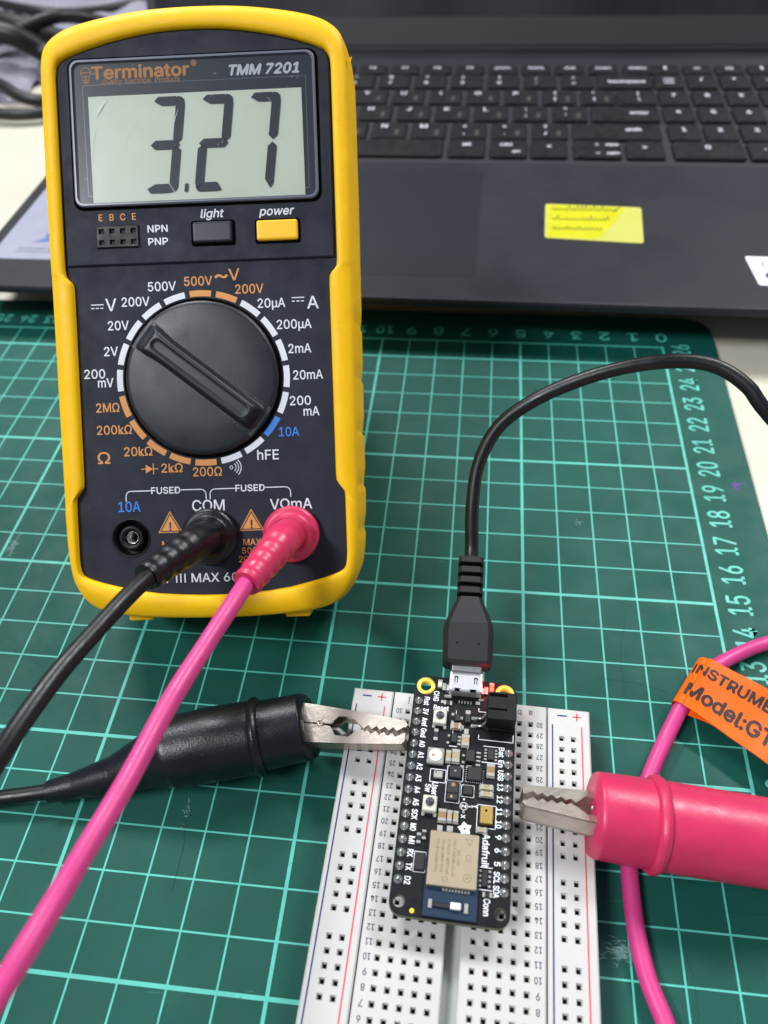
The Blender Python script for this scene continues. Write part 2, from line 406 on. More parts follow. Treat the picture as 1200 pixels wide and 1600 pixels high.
for i, c in enumerate('ZXCVBNM'): letter(c, -11.3+(i-5)*P, 'z', 'ئءؤرىةو'[i] if i != 4 else 'ل')
for i, (c, u, s2) in enumerate(((',', '<', 'و'), ('.', '>', 'ز'), ('/', '?', 'ظ'))): letter(c, -11.3+(i+2)*P, 'z', s2, u)
for i, c in enumerate('ASDFGHJKL'): letter(c, -12.17+(i-5)*P, 'a', 'شسيبلاتنم'[i])
letter(';', -12.17+4*P, 'a', 'ك', ':'); letter("'", -12.17+5*P, 'a', 'ط', '"')
for i, c in enumerate('QWERTYUIOP'): letter(c, -12.6+(i-5)*P, 'q', 'ضصثقفغعهخح'[i])
letter('[', -12.6+5*P, 'q', 'ج', '{'); letter(']', -12.6+6*P, 'q', 'د', '}')
key(-.72, 1.08, rows['q'], rows['q']+H, [('|', .1, .35, .4, 0), ('\\', .1, -.3, .4, 0)])
for i, (c, u) in enumerate(zip('1234567890-=', '!@#$%^&*()_+')): letter(c, -11.65+(i-6)*P, 'n', None, u)
key(-1.55, 1.12, rows['n'], rows['n']+H, [('backspace', .1, -.1, .42, 0)])
key(-2.05, 1.03, rows['a'], rows['a']+H, [('enter', .65, .05, .42, 0)])
key(-2.96, .90, rows['z'], rows['z']+H, [('shift', .75, .15, .42, 0)])
key(-17.8, -8.72, rows['s'], rows['s']+H, [])
key(-8.46, -6.86, rows['s'], rows['s']+H, [('alt', 0, .3, .42, 0)])
key(-6.62, -5.02, rows['s'], rows['s']+H, [('ctrl', -.1, .3, .42, 0), ('prt', .35, -.35, .3, 0)])
key(-4.84, -3.28, rows['s'], rows['s']+H, [('<', 0, .2, .46, 0)])
key(-3.0, -.98, rows['s'], rows['s']+.76, [('⌄', 0, .05, .4, 0), ('pgdn', .66, 0, .27, 0)])
key(-3.0, -.98, rows['s']+.82, rows['s']+H, [('^', 0, -.1, .46, 0), ('pgup', .66, 0, .27, 0)])
key(-.76, .84, rows['s'], rows['s']+H, [('>', 0, .2, .46, 0)])
key(-19.8, -18.05, rows['s'], rows['s']+H, [('alt', 0, .3, .4, 0)]); key(-21.7, -20.05, rows['s'], rows['s']+H, [('fn', 0, .3, .4, 0)])
key(-24.0, -21.95, rows['s'], rows['s']+H, [('ctrl', 0, .3, .4, 0)])
key(-24.0, -21.3, rows['z'], rows['z']+H, [('shift', -.3, .2, .4, 0)]); key(-24.0, -22.3, rows['a'], rows['a']+H, [('caps', 0, .2, .4, 0)])
key(-24.0, -22.7, rows['q'], rows['q']+H, [('tab', 0, .2, .4, 0)])
fl = ['esc', 'F1', 'F2', 'F3', 'F4', 'F5', 'F6', 'F7', 'F8', 'F9', 'prtscr', 'home', 'end', 'insert', 'delete']
for i, t in enumerate(fl):
    x = -23.1+i*1.69
    key(x-.72, x+.72, rows['f'], rows['f']+1.02, [(t, 0, .1, .36, 0)])
KP = [('n', ['num\nlock', '/', '*', '-']), ('q', ['7', '8', '9']), ('a', ['4', '5', '6']), ('z', ['1', '2', '3'])]
for r_, cs in KP:
    for i, c in enumerate(cs):
        x = 1.92+i*1.56+({'n': .12, 'q': .06, 'a': 0, 'z': 0}[r_]*0)
        key(x-.68, x+.68, rows[r_], rows[r_]+H, [(c, 0, .2, .5 if len(c) < 3 else .3, 0)])
for i, c in enumerate(('▦', 'sc', 'pg', '↤')): x = 1.92+i*1.56; key(x-.68, x+.68, rows['f'], rows['f']+1.02, [(c, 0, .1, .36, 0)])
key(1.24, 4.16, rows['s'], rows['s']+H, [('0', 0, .25, .5, 0)]); key(4.36, 5.72, rows['s'], rows['s']+H, [('.', 0, .25, .6, 0)])
key(5.92, 7.28, rows['q'], rows['n']-.3, [('+', 0, .4, .5, 0)]); key(5.92, 7.28, rows['s'], rows['z']+H, [('enter', 0, .4, .36, 0)])
LG.build('key_legend', m_legend, lap, kind='stuff'); LG2.build('key_legend', m_legend2, lap, kind='stuff')
# lid
LM = Matrix.Translation((0, 23.35, TOP-.1)) @ Matrix.Rotation(R(-22), 4, 'X')
b = MB(); b.rbox(.15, LW-.15, 0, .55, .25, 23.5, .2, 2, X=LM); b.build('lid', m_bezel, lap)
b = MB(); b.rbox(.5, 35.9, -.25, .55, -.45, .35, .1, 2, X=LM); b.build('hinge', m_shell, lap)
b = MB(); b.add([(.7, -.006, 1.75), (LW-.7, -.006, 1.75), (LW-.7, -.006, 22.4), (.7, -.006, 22.4)], [(0, 1, 2, 3)], LM); b.build('screen', m_screen, lap)
# stickers
def lp(wx, wy): v = LA.inverted() @ Vector((wx, wy, 0)); return (v.x, v.y)
b = MB(); q = [lp(-4.21, 30.29), lp(-.57, 30.01), lp(-.38, 32.69), lp(-4.11, 32.88)]
def roundpoly(q, r, n=4):
    out = []
    for i in range(len(q)):
        a, b_, c = Vector(q[i-1]), Vector(q[i]), Vector(q[(i+1) % len(q)])
        p0, p1 = b_+(a-b_).normalized()*r, b_+(c-b_).normalized()*r
        for k in range(n+1):
            t = k/n; out.append(tuple((1-t)**2*p0+2*t*(1-t)*b_+t*t*p1))
    return out
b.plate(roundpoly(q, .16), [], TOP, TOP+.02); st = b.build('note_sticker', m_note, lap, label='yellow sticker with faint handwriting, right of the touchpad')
b = MB(); x0, y0 = q[0]; x1, y1 = q[3]
b.sheet([(x0+.12, y0+.05), (x0+2.0, y0+.0), (x0+2.5, y0+.9), (x0+3.1, y0+2.2), (x0+3.2, y0+2.42), (x1+.1, y1-.1)], TOP+.023); b.build('unglared_patch', m_unglared, st)  # full yellow over the paler base; glare at right is put into the colour
b = MB(); rr = random.Random(5)
for row, (yy, L) in enumerate(((2.15, 2.5), (1.4, 2.1), (.68, 1.9))):
    pts = []; x = x0+.3
    while x < x0+.3+L:
        a = .27 if rr.random() < .25 else rr.uniform(.04, .13)
        pts += [(x, y0+yy-.05+rr.uniform(-.03, .03)), (x+.09, y0+yy+a+rr.uniform(0, .05)), (x+.13, y0+yy-.06)]; x += .16
    b.line(pts, .055, TOP+.026)
b.build('handwriting', m_pen, st, kind='stuff')
b = MB(); b.line([(x0+2.72, y0+2.02), (x0+2.98, y0+2.42)], .05, TOP+.027); b.build('pen_stroke', m_penk, st)
b = MB(); q = [lp(3.05, 27.41), lp(5.2, 27.35), lp(5.0, 29.22), lp(2.9, 29.26)]; b.plate(roundpoly(q, .12), [], TOP, TOP+.02)
st = b.build('maker_sticker', m_wht, lap, label='white processor sticker cut off by the picture edge')
b = MB(); cx, cy = q[0][0]+.95, q[0][1]+1.3
ell = [(cx+.62*math.cos(t*.1571), cy+.3*math.sin(t*.1571)) for t in range(41)]; b.line(ell, .04, TOP+.023)
b.text('intel', cx, cy, .28, z=TOP+.023, bold=.012); b.text('CORE', cx-.02, cy-.72, .40, z=TOP+.023, bold=.035, w=1.15)
b.build('sticker_print', m_navy, st, kind='stuff')
b = MB(); q = [lp(-25.55, 28.02), lp(-21.6, 28.0), lp(-21.5, 34.2), lp(-25.45, 34.2)]; b.plate(q, [], TOP, TOP+.02)
st = b.build('warranty_sticker', m_slabel, lap, label='grey label on the palm rest beside the meter')
b = MB(); x0, y0 = q[0]
for k in range(2): b.line([(x0+.9, y0+.75-k*.22), (x0+3.1, y0+.75-k*.22)], .05, TOP+.023)
b.build('sticker_line', m_num, st, kind='stuff')
b = MB(); b.sheet([(x0+1.3, y0+1.2), (x0+1.9, y0+1.25), (x0+2.3, y0+1.6), (x0+3.1, y0+1.7), (x0+3.4, y0+2.1), (x0+2.6, y0+2.25), (x0+2.1, y0+2.0), (x0+1.6, y0+1.85), (x0+1.7, y0+1.55)], TOP+.023)
b.build('sticker_emblem', m_emblem, st)

# ================================================================ multimeter
A0, A1, A2 = Vector((.99411, .10836, .00164)), Vector((-.07903, .71457, .69509)), Vector((.07415, -.69112, .71892))
MM = Matrix((A0, A1, A2)).transposed().to_4x4(); MM.translation = Vector((-12.8716, 16.4713, 6.2459))
meter = thing('multimeter', 'yellow-cased digital multimeter reading 3.27, leaning back on its stand', 'multimeter', MM)
def sym(right):                        # right side bottom to top -> closed ccw outline
    return right + [(-x, y) for x, y in reversed(right)]
inner = sym([(.5, -5.42), (1.6, -5.33), (2.5, -5.12), (2.95, -4.97), (3.12, -4.86), (3.17, -4.6), (3.17, -3.10), (3.14, -3.02), (2.99, -2.85), (2.97, -2.75), (2.97, 1.82), (2.99, 1.92), (3.13, 2.05), (3.16, 2.15),
             (3.16, 6.6), (3.12, 6.82), (2.98, 6.98), (2.2, 7.24), (1.3, 7.43), (.5, 7.52)])
outer = sym([(.6, -5.98), (1.5, -5.94), (2.3, -5.86), (2.8, -5.72), (3.12, -5.45), (3.32, -5.05), (3.42, -4.5), (3.46, -3.5), (3.48, -1), (3.50, 1.5), (3.52, 4), (3.52, 6.6), (3.50, 7.05), (3.40, 7.33), (3.15, 7.56), (2.8, 7.72), (2.2, 7.86), (1.4, 7.98), (.6, 8.04)])
CEN = Vector((0, .9))
def raycast(poly, ang):
    d = Vector((math.cos(ang), math.sin(ang))); best = 0
    n = len(poly)
    for i in range(n):
        a, e = Vector(poly[i])-CEN, Vector(poly[(i+1) % n])-Vector(poly[i])
        den = d.x*e.y-d.y*e.x
        if abs(den) < 1e-9: continue
        t = (a.x*e.y-a.y*e.x)/den; u = (a.x*d.y-a.y*d.x)/den
        if -1e-6 <= u <= 1+1e-6 and t > best: best = t
    return CEN + d*best
def smooth_poly(p, it=1):
    for _ in range(it):
        q = []
        for i in range(len(p)):
            a, b_ = Vector(p[i]), Vector(p[(i+1) % len(p)])
            if (b_-a).length > .12: q += [tuple(a*.75+b_*.25), tuple(a*.25+b_*.75)] if (b_-a).length < 1.3 else [tuple(a+(b_-a).normalized()*.12), tuple(b_-(b_-a).normalized()*.12)]
            else: q += [tuple((a+b_)/2)]
        p = q
    return p
outer_s = smooth_poly(outer, 2); inner_s = smooth_poly(inner, 1)
angs = sorted({math.atan2(p[1]-CEN.y, p[0]-CEN.x) for p in inner_s} | {-math.pi+2*math.pi*i/560 for i in range(560)})
I_, O_ = [raycast(inner_s, a) for a in angs], [raycast(outer_s, a) for a in angs]
D_ = [(o-i) for i, o in zip(I_, O_)]
def notch(o):
    if abs(o.x) < 3.2: return 0
    for k in (.85, -.42, -1.7, -2.98, -4.1):
        if 0 < o.y-k < .42: return -.07*(1-(o.y-k)/.42)
    return 0
nrm = [(o-CEN).normalized() for o in O_]
def ring_at(t, dz, grow=0, nt=0):
    out = []
    for i, o, d, n_ in zip(I_, O_, D_, nrm):
        hor = Vector((1 if o.x > 0 else -1, 0)) if abs(o.x) > 3.3 and -5 < o.y < 7.2 else n_
        p = i + d*t + hor*(grow + nt*notch(o)); out.append((p.x, p.y, dz))
    return out
prof = [(0, -.25, 0, 0), (0, .09, 0, 0), (.06, .15, 0, 0), (.18, .18, 0, 0), (.55, .17, 0, 0), (.85, .10, 0, 0), (.96, .02, 0, 0), (1, -.10, 0, .3), (1, -.35, .04, 1), (1, -.9, .09, 1), (1, -1.5, .10, 1), (1, -2.1, .06, .6), (1, -2.45, -.02, 0), (1, -2.62, -.2, 0)]
b = MB(); b.rings([ring_at(*p) for p in prof], smooth=True)
b.add(ring_at(1, -2.62, -.2), [tuple(reversed(range(len(angs))))])
b.rbox(-2.2, -1.6, -6.06, -5.6, -1.5, -.35, .05); b.rbox(1.6, 2.2, -6.06, -5.6, -1.5, -.35, .05)
b.add([(3.52, 6.68, 0), (3.62, 6.70, -.03), (3.60, 6.60, -.06), (3.64, 6.78, -.02), (3.54, 6.74, -.12)], [(0, 1, 3), (1, 2, 4), (0, 2, 1), (0, 3, 4), (1, 3, 4)])
b.build('holster', m_yellow, meter, label='yellow rubber holster with notched sides')
jacks = [(-1.926, -4.03), (-.03, -4.03), (1.885, -4.03)]
b = MB(); b.plate([tuple(CEN+(Vector(p)-CEN)*1.012) for p in inner_s], [circ(x, y, .43, 32) for x, y in jacks], -.9, 0); b.build('front_panel', m_panel, meter)
b = MB(); b.plate([tuple(CEN+(Vector(p)-CEN)*.985) for p in outer_s], [], -2.55, -1.0); b.build('back_shell', m_black, meter)
up = [(x, y) for x, y in inset(inner_s, .035) if y > 2.3]
up.sort(key=lambda p: math.atan2(p[1]-4.5, p[0])); b = MB()
upo = [(-3.1, 2.3), (3.1, 2.3)] + [p for p in up if p[1] > 2.6]
upo.sort(key=lambda p: math.atan2(p[1]-4.6, p[0]))
b.plate(upo, [], -.02, .07, ch=.03); b.build('upper_panel', m_panel, meter)
# display
b = MB(); b.plate(rrect(-2.86, 2.86, 3.55, 6.95, .22), [], .06, .085); b.build('window_recess', m_pit, meter)
wi = b = MB(); b.plate(rrect(-2.80, 2.80, 3.61, 6.89, .2), [rrect(-2.74, 2.74, 3.67, 6.83, .17)], .08, .17, ch=.025); win = b.build('display_window', m_lip, meter)
b = MB(); b.plate(rrect(-2.74, 2.74, 3.67, 6.83, .17), [], .086, .10); b.build('window_mask', M('mask_navy', (40, 44, 60), .35), win)
b = MB(); b.line([(-2.52, 6.34), (2.58, 6.34), (2.58, 3.86), (-2.5, 3.86), (-2.52, 6.34)], .02, .103); b.build('mask_line', m_lip, win, kind='stuff')
lcdp = [(-2.39, 3.70), (2.49, 3.70), (2.48, 6.08), (-2.40, 6.08)]
b = MB(); b.plate(lcdp, [], .10, .112); lcd = b.build('lcd_screen', m_lcd, win)
def seg_poly(kind, x0, x1, y0, y1, t):
    ym = (y0+y1)/2; g = .018; h = t/2
    if kind == 'a': return [(x0+g, y1-h), (x0+h, y1), (x1-t*.9-g, y1), (x1-t*.9-g, y1-t), (x0+t, y1-t)]
    if kind == 'b': return [(x1-t*.9, y1), (x1-h, y1-.01), (x1-.03, y1-h*.6), (x1, y1-t), (x1, ym+h+g), (x1-h, ym+g+.01), (x1-t, ym+h+g), (x1-t, y1-t)]
    if kind == 'g': return [(x0+g, ym), (x0+h+g, ym+h), (x1-h-g, ym+h), (x1-g*2, ym), (x1-h-g, ym-h), (x0+h+g, ym-h)]
    if kind == 'c': return [(x1, y0+h+g), (x1, ym-h-g), (x1-h, ym-g-.01), (x1-t, ym-h-g), (x1-t, y0+t+g), (x1-h*.6, y0+g)]
    if kind == 'd': return [(x0+g, y0+h), (x0+t, y0+t), (x1-t-g, y0+t), (x1-h*.7-g, y0+.02), (x1-t, y0), (x0+h, y0)]
    if kind == 'e': return [(x0, y0+t), (x0, ym-h-g), (x0+h, ym-g-.01), (x0+t, ym-h-g), (x0+t, y0+t+g), (x0+h*.6, y0+g)]
def shear(q): return [(x+.128*(y-4.93), y) for x, y in q]
b = MB()
for (x0, x1), ks in (((-1.02, -.30), 'abgcd'), ((.09, .81), 'abged'), ((1.19, 1.89), 'abc')):
    for k in ks:
        q = seg_poly(k, x0, x1, 3.86, 6.0, .20); q = shear(q)
        if sum(q[i][0]*q[(i+1) % len(q)][1]-q[(i+1) % len(q)][0]*q[i][1] for i in range(len(q))) < 0: q = q[::-1]
        b.sheet(q, .138)
b.sheet(shear([(-.14, 3.87), (-.06, 3.87), (-.06, 4.05), (-.14, 4.05)]), .138)
b.build('lcd_digit', m_seg, lcd, kind='stuff')
b = MB(); b.plate(rrect(-2.738, 2.738, 3.672, 6.828, .17), [], .150, .158); gl = b.build('window_pane', m_glass, win)
b = MB(); rr = random.Random(8)
def sc(x, y, L, a, w): b.add([(x, y, .1595), (x+L*math.cos(a), y+L*math.sin(a), .1595), (x+L*.5*math.cos(a)-w*math.sin(a), y+L*.5*math.sin(a)+w*math.cos(a), .1595)], [(0, 1, 2)])
for x, y, L, a, w in ((-1.62, 5.05, .36, 1.0, .007), (-1.4, 5.35, .24, 1.0, .005), (-.45, 5.35, .40, 1.25, .012), (2.1, 5.0, .42, 1.2, .008), (-2.25, 5.6, .5, .95, .03), (-2.36, 5.0, .4, 1.3, .016), (-2.38, 4.5, .5, 1.5, .008)): sc(x, y, L, a, w)  # scratches, plus left-edge slivers painted as a curved reflection
for k in range(46): sc(rr.uniform(-2.6, 2.6), rr.uniform(3.8, 6.7), rr.uniform(.02, .14), rr.uniform(0, 3), rr.uniform(.003, .008))
b.build('scratch_and_glint', m_scratch_glint, win, kind='stuff')
# lettering under/on the window and panel
TZ = .072
wht, org, blu = MB(), MB(), MB()
org.text('Terminator', -2.29, 6.605, .27, z=.104, align='LEFT', bold=.016, w=2.22)
org.text('®', .05, 6.71, .17, z=.104, bold=.003)
org.text('Quality  Electrical  Products', -2.06, 6.40, .105, z=.104, align='LEFT', w=1.78)
org.line([(-2.55+.12*math.cos(t/10*math.pi)+.12, 6.62+.11*math.sin(t/10*math.pi)) for t in range(11)], .02, .104)
org.line([(-2.55, 6.62), (-2.31, 6.62), (-2.36, 6.54), (-2.36, 6.44), (-2.50, 6.44), (-2.50, 6.54), (-2.55, 6.62)], .018, .104)
org.text('T', -2.43, 6.50, .08, z=.104, bold=.01); org.line([(-2.48, 6.40), (-2.38, 6.40)], .03, .104)
wht.text('TMM 7201', .84, 6.53, .215, z=.104, align='LEFT', bold=.016, shear=.22, w=1.66)
wht.text('light', .33, 3.38, .185, z=TZ, shear=.2, bold=.006, w=.55); wht.text('power', 1.82, 3.38, .185, z=TZ, shear=.2, bold=.006, w=.80)
for i, c in enumerate('EBCE'): org.text(c, -2.26+i*.258, 3.38, .145, z=TZ, bold=.003)
wht.text('NPN', -.95, 3.085, .155, z=TZ, bold=.005, w=.46); wht.text('PNP', -.95, 2.795, .155, z=TZ, bold=.005, w=.45)
F_ = .004
def lab(mb, t, x, y, s=.205, w=None, **k): mb.text(t, x, y, s, z=F_, w=w or sum({'m': .20, 'M': .19, 'µ': .15, 'k': .145, 'Ω': .19, '1': .14}.get(c, .162) for c in t), bold=k.pop('bold', .004), **k)
lab(wht, '500V', -.93, 1.79); lab(org, '500V', -.08, 1.88); org.text('~', .46, 2.0, .30, z=F_, bold=.008, w=.29); lab(org, 'V', .76, 2.0, .26, .25)
lab(org, '200V', 1.10, 1.66); lab(wht, '20µA', 1.60, 1.32); lab(wht, 'A', 2.56, 1.30, .28, .26); lab(wht, '200µA', 2.11, .82)
lab(wht, '2mA', 2.22, .26); lab(wht, '20mA', 2.39, -.35); lab(wht, '200', 2.19, -.94); lab(wht, 'mA', 2.44, -1.19)
lab(blu, '10A', 1.90, -1.65); lab(wht, 'hFE', 1.39, -2.17, .225, .50)
lab(org, '200Ω', -.05, -2.52); lab(org, '2kΩ', -.88, -2.41); lab(org, '20kΩ', -1.66, -2.0); lab(org, 'Ω', -2.48, -2.13, .27, .29)
lab(org, '200kΩ', -2.2, -1.48); lab(org, '2MΩ', -2.33, -.96); lab(wht, '200', -2.6, -.17); lab(wht, 'mV', -2.35, -.38)
lab(wht, '2V', -2.19, .34); lab(wht, '20V', -1.99, .93); lab(wht, '200V', -1.56, 1.46); lab(wht, 'V', -2.14, 1.41, .28, .25)
for cx, w in ((-2.46, .28), (2.22, .28)):
    wht.line([(cx-w/2, 1.42), (cx+w/2, 1.42)], .022, F_)
    for k in range(3): wht.line([(cx-w/2+k*.105, 1.34), (cx-w/2+k*.105+.06, 1.34)], .022, F_)
org.line([(-1.60, -2.42), (-1.22, -2.42)], .02, F_); org.sheet([(-1.50, -2.52), (-1.33, -2.42), (-1.50, -2.32)], F_+.001); org.line([(-1.32, -2.54), (-1.32, -2.30)], .022, F_)
wht.line(circ(.52, -2.44, .035, 10)+[(.555, -2.44)], .018, F_)
for k, r_ in enumerate((.11, .17, .23)): wht.line([(.52+r_*math.cos(t*.16), -2.44+r_*math.sin(t*.16)) for t in range(-5, 6)], .022, F_)
for k in range(20):
    a0, a1 = R(18*k+.457-7.3), R(18*k+.457+7.3); pts = []
    for j in range(9): a = a0+(a1-a0)*j/8; pts.append((-.057+2.025*math.sin(a), -.356+2.025*math.cos(a)))
    for j in range(8, -1, -1): a = a0+(a1-a0)*j/8; pts.append((-.057+1.885*math.sin(a), -.356+1.885*math.cos(a)))
    mb = blu if k == 7 else (org if k in (0, 1, 10, 11, 12, 13, 14) else wht); mb.sheet(pts[::-1], F_)
def bracket(x0, x1):
    r = .12; y = -2.93; xm = (x0+x1)/2
    wht.line([(x0, -3.16), (x0, y-r)] + [(x0+r-r*math.cos(t*math.pi/8), y-r+r*math.sin(t*math.pi/8)) for t in range(5)] + [(xm-.36, y)], .022, F_)
    wht.line([(x1, -3.16), (x1, y-r)] + [(x1-r+r*math.cos(t*math.pi/8), y-r+r*math.sin(t*math.pi/8)) for t in range(5)] + [(xm+.36, y)], .022, F_)
    lab(wht, 'FUSED', xm, y, .15, .68)
bracket(-2.0, -.105); bracket(-.01, 1.885)
lab(blu, '10A', -1.93, -3.29, .235, .52); lab(wht, 'COM', -.06, -3.31, .25, .76); lab(wht, 'VΩmA', 1.885, -3.33, .24, .98)
for x in (-.98, .94):
    T_ = [(x-.29, -3.93), (x+.29, -3.93), (x, -3.42)]
    org.sheet(T_, F_); 
    lab(org, 'MAX', x, -4.20, .145, .42); lab(org, '500V' if x > 0 else '10A', x, -4.40, .145, .50 if x > 0 else .36)
    if x > 0: lab(org, '200mA', x, -4.60, .145, .66)
dk = MB()
for x in (-.98, .94):
    c = Vector((x, -3.76)); T_ = [Vector((x-.29, -3.93)), Vector((x+.29, -3.93)), Vector((x, -3.42))]
    q = [tuple(c+(p-c)*.80) for p in T_]; dk.line(q+[q[0]], .025, F_+.003); dk.text('!', x, -3.78, .19, z=F_+.003, bold=.01)
dk.build('warning_mark', m_seg, meter, kind='stuff')
lab(wht, 'CAT III MAX 600V', -1.62, -5.01, .205, 2.62, align='LEFT')
wht.build('white_print', m_white, meter, kind='stuff'); org.build('orange_print', m_orange, meter, kind='stuff'); blu.build('blue_print', m_blue, meter, kind='stuff')
# buttons
def button(x0, x1, y0, y1, mt, nm, lb):
    f = MB().plate(rrect(x0-.05, x1+.05, y0-.05, y1+.05, .06), [rrect(x0-.01, x1+.01, y0-.01, y1+.01, .05)], .06, .11, ch=.02).build(nm, m_pit, meter, label=lb)
    MB().rbox(x0, x1, y0, y1, .05, .19, .05, 3, smooth=False).build('button_cap', mt, f)
button(-.12, .79, 2.70, 3.17, m_dbtn, 'light_button', 'dark button under the word light')
button(1.35, 2.29, 2.70, 3.15, m_ybtn, 'power_button', 'yellow button under the word power')
# transistor socket: a block with eight real holes
def holes_block(xs, ys, hw, x0, x1, y0, y1, z1, z0, depth=.3, fun=.02, edge=.02, inner_mi=1, hh=None, taper=.62):
    """slab between z0 and z1 with a square hole at each (x, y)"""
    hh = hh or hw
    bx = [x0, x0+edge] + [v for x in xs for v in (x-hw, x+hw)] + [x1-edge, x1]
    by = [y0, y0+edge] + [v for y in ys for v in (y-hh, y+hh)] + [y1-edge, y1]
    b = MB(); nx, ny = len(bx), len(by); vs = []
    for j, y in enumerate(by):
        for i, x in enumerate(bx): vs.append((x, y, z1-(edge if i in (0, nx-1) or j in (0, ny-1) else 0)))
    fs = []
    for j in range(ny-1):
        for i in range(nx-1):
            if i >= 2 and j >= 2 and i % 2 == 0 and j % 2 == 0 and i < nx-2 and j < ny-2: continue
            a = j*nx+i; fs.append((a, a+1, a+nx+1, a+nx))
    b.add(vs, fs)
    for y in ys:
        for x in xs:
            o = [(x-hw, y-hh), (x+hw, y-hh), (x+hw, y+hh), (x-hw, y+hh)]; g = [(x+(p-x)*taper, y+(q_-y)*taper) for p, q_ in o]
            v = [(p, q_, z1) for p, q_ in o] + [(p, q_, z1-fun) for p, q_ in g] + [(p, q_, z1-depth) for p, q_ in g]
            b.add(v, [(k, (k+1) % 4, 4+(k+1) % 4, 4+k) for k in range(4)], mi=0)
            b.add(v, [(4+k, 4+(k+1) % 4, 8+(k+1) % 4, 8+k) for k in range(4)] + [(8, 9, 10, 11)], mi=inner_mi)
    ze = z1-edge
    b.add([(x0, y0, z0), (x1, y0, z0), (x1, y1, z0), (x0, y1, z0), (x0, y0, ze), (x1, y0, ze), (x1, y1, ze), (x0, y1, ze)], [(0, 1, 5, 4), (1, 2, 6, 5), (2, 3, 7, 6), (3, 0, 4, 7), (3, 2, 1, 0)])
    return b
holes_block([-2.24+i*.246 for i in range(4)], [2.80, 3.05], .062, -2.37, -1.38, 2.68, 3.18, .12, .05, depth=.065, fun=.008, taper=.85).build('transistor_socket', [m_black, m_pit], meter)
# range knob
kn = MB(); kn.lathe([(1.84, .0), (1.84, .05), (1.80, .06), (1.795, -.02)], 96)
kn.build('knob_gap', m_pit, meter)
kb = MB(); kb.lathe([(1.78, -.02), (1.775, .10), (1.74, .15), (1.66, .17), (1.0, .185), (.01, .19)], 96)
KM = Matrix.Translation((-.057, -.356, 0)); KR = KM @ Matrix.Rotation(math.atan2(-2.11, 2.64), 4, 'Z')
knob = kb.build('range_knob', m_knob, meter); knob.matrix_local = KM
for o in list(S.collection.objects):
    if o.name == 'knob_gap': o.matrix_local = KM
NX, NY = 110, 30; vs, fs = [], []
def sst(a, b_, x): t = max(0, min(1, (x-a)/(b_-a))); return t*t*(3-2*t)
for j in range(NY+1):
    for i in range(NX+1):
        x = -1.72+3.44*i/NX; y = -.40+.80*j/NY
        w = .262 + .05*sst(.9, 1.6, -x) - .01*sst(.6, 1.6, x)
        side = 1-sst(w-.06, w+.075, abs(y)); end = 1-sst(1.42, 1.66, x) ; endl = 1-sst(1.30, 1.69, -x)
        h = .36*side*min(end, endl)
        dx = max(0, abs(x-.06)-1.20); dd = math.hypot(dx, y); h -= .03*(1-sst(.09, .16, dd))
        h += .008*(sst(.10, .15, dd)*(1-sst(.16, .2, dd)))
        vs.append((x, y, .165+max(h, -.0)))
for j in range(NY):
    for i in range(NX): a = j*(NX+1)+i; fs.append((a, a+1, a+NX+2, a+NX+1))
b = MB(); b.add(vs, fs, KM.inverted() @ KR, smooth=True); b.build('knob_handle', m_knob, knob)
b = MB(); rr = random.Random(12)     # dust along the foot of the handle
for k in range(130):
    x = rr.choice((rr.gauss(-1.0, .3), rr.gauss(.3, .5), rr.gauss(1.2, .2))); x = max(-1.5, min(1.5, x)); y = rr.choice((-1, 1))*(.345+abs(rr.gauss(0, .03))); s_ = rr.uniform(.002, .009)
    b.add([(x-s_*rr.uniform(1, 3), y, .194), (x, y-s_, .194), (x+s_*rr.uniform(1, 3), y+s_*.5, .194), (x, y+s_, .194)], [(0, 1, 2, 3)], KM.inverted() @ KR)
b.build('dust', M('dust', (128, 126, 118), .9), knob, kind='stuff')
# sockets
for i, (x, y) in enumerate(jacks):
    b = MB(); b.lathe([(.455, .002), (.455, .02), (.43, .025), (.42, -.3), (.30, -.3), (.30, -.04), (.27, -.005), (.20, -.005), (.17, -.05), (.16, -.6), (.001, -.6)], 40)
    b.build('socket', m_black, meter).matrix_local = Matrix.Translation((x, y, 0))
    b = MB(); b.lathe([(.15, -.55), (.15, -.12), (.135, -.10), (.13, -.55)], 24); b.build('socket_contact', m_solder, meter).matrix_local = Matrix.Translation((x, y, 0))
# tilt stand on the back
b = MB(); inv = MM.inverted()
g0 = inv @ Vector((-15.6, 22.9, .12)); g1 = inv @ Vector((-10.9, 23.4, .12)); h0, h1 = Vector((-2.4, 5.6, -2.6)), Vector((2.4, 5.6, -2.6))
dz = (g0-h0).normalized()
b.add([h0, h1, g1, g0, h0+Vector((0, .25, -.1)), h1+Vector((0, .25, -.1)), g1+Vector((0, .2, .0)), g0+Vector((0, .2, 0))], [(0, 1, 2, 3), (7, 6, 5, 4), (0, 4, 5, 1), (1, 5, 6, 2), (2, 6, 7, 3), (3, 7, 4, 0)])
b.build('stand', m_yellow, meter)

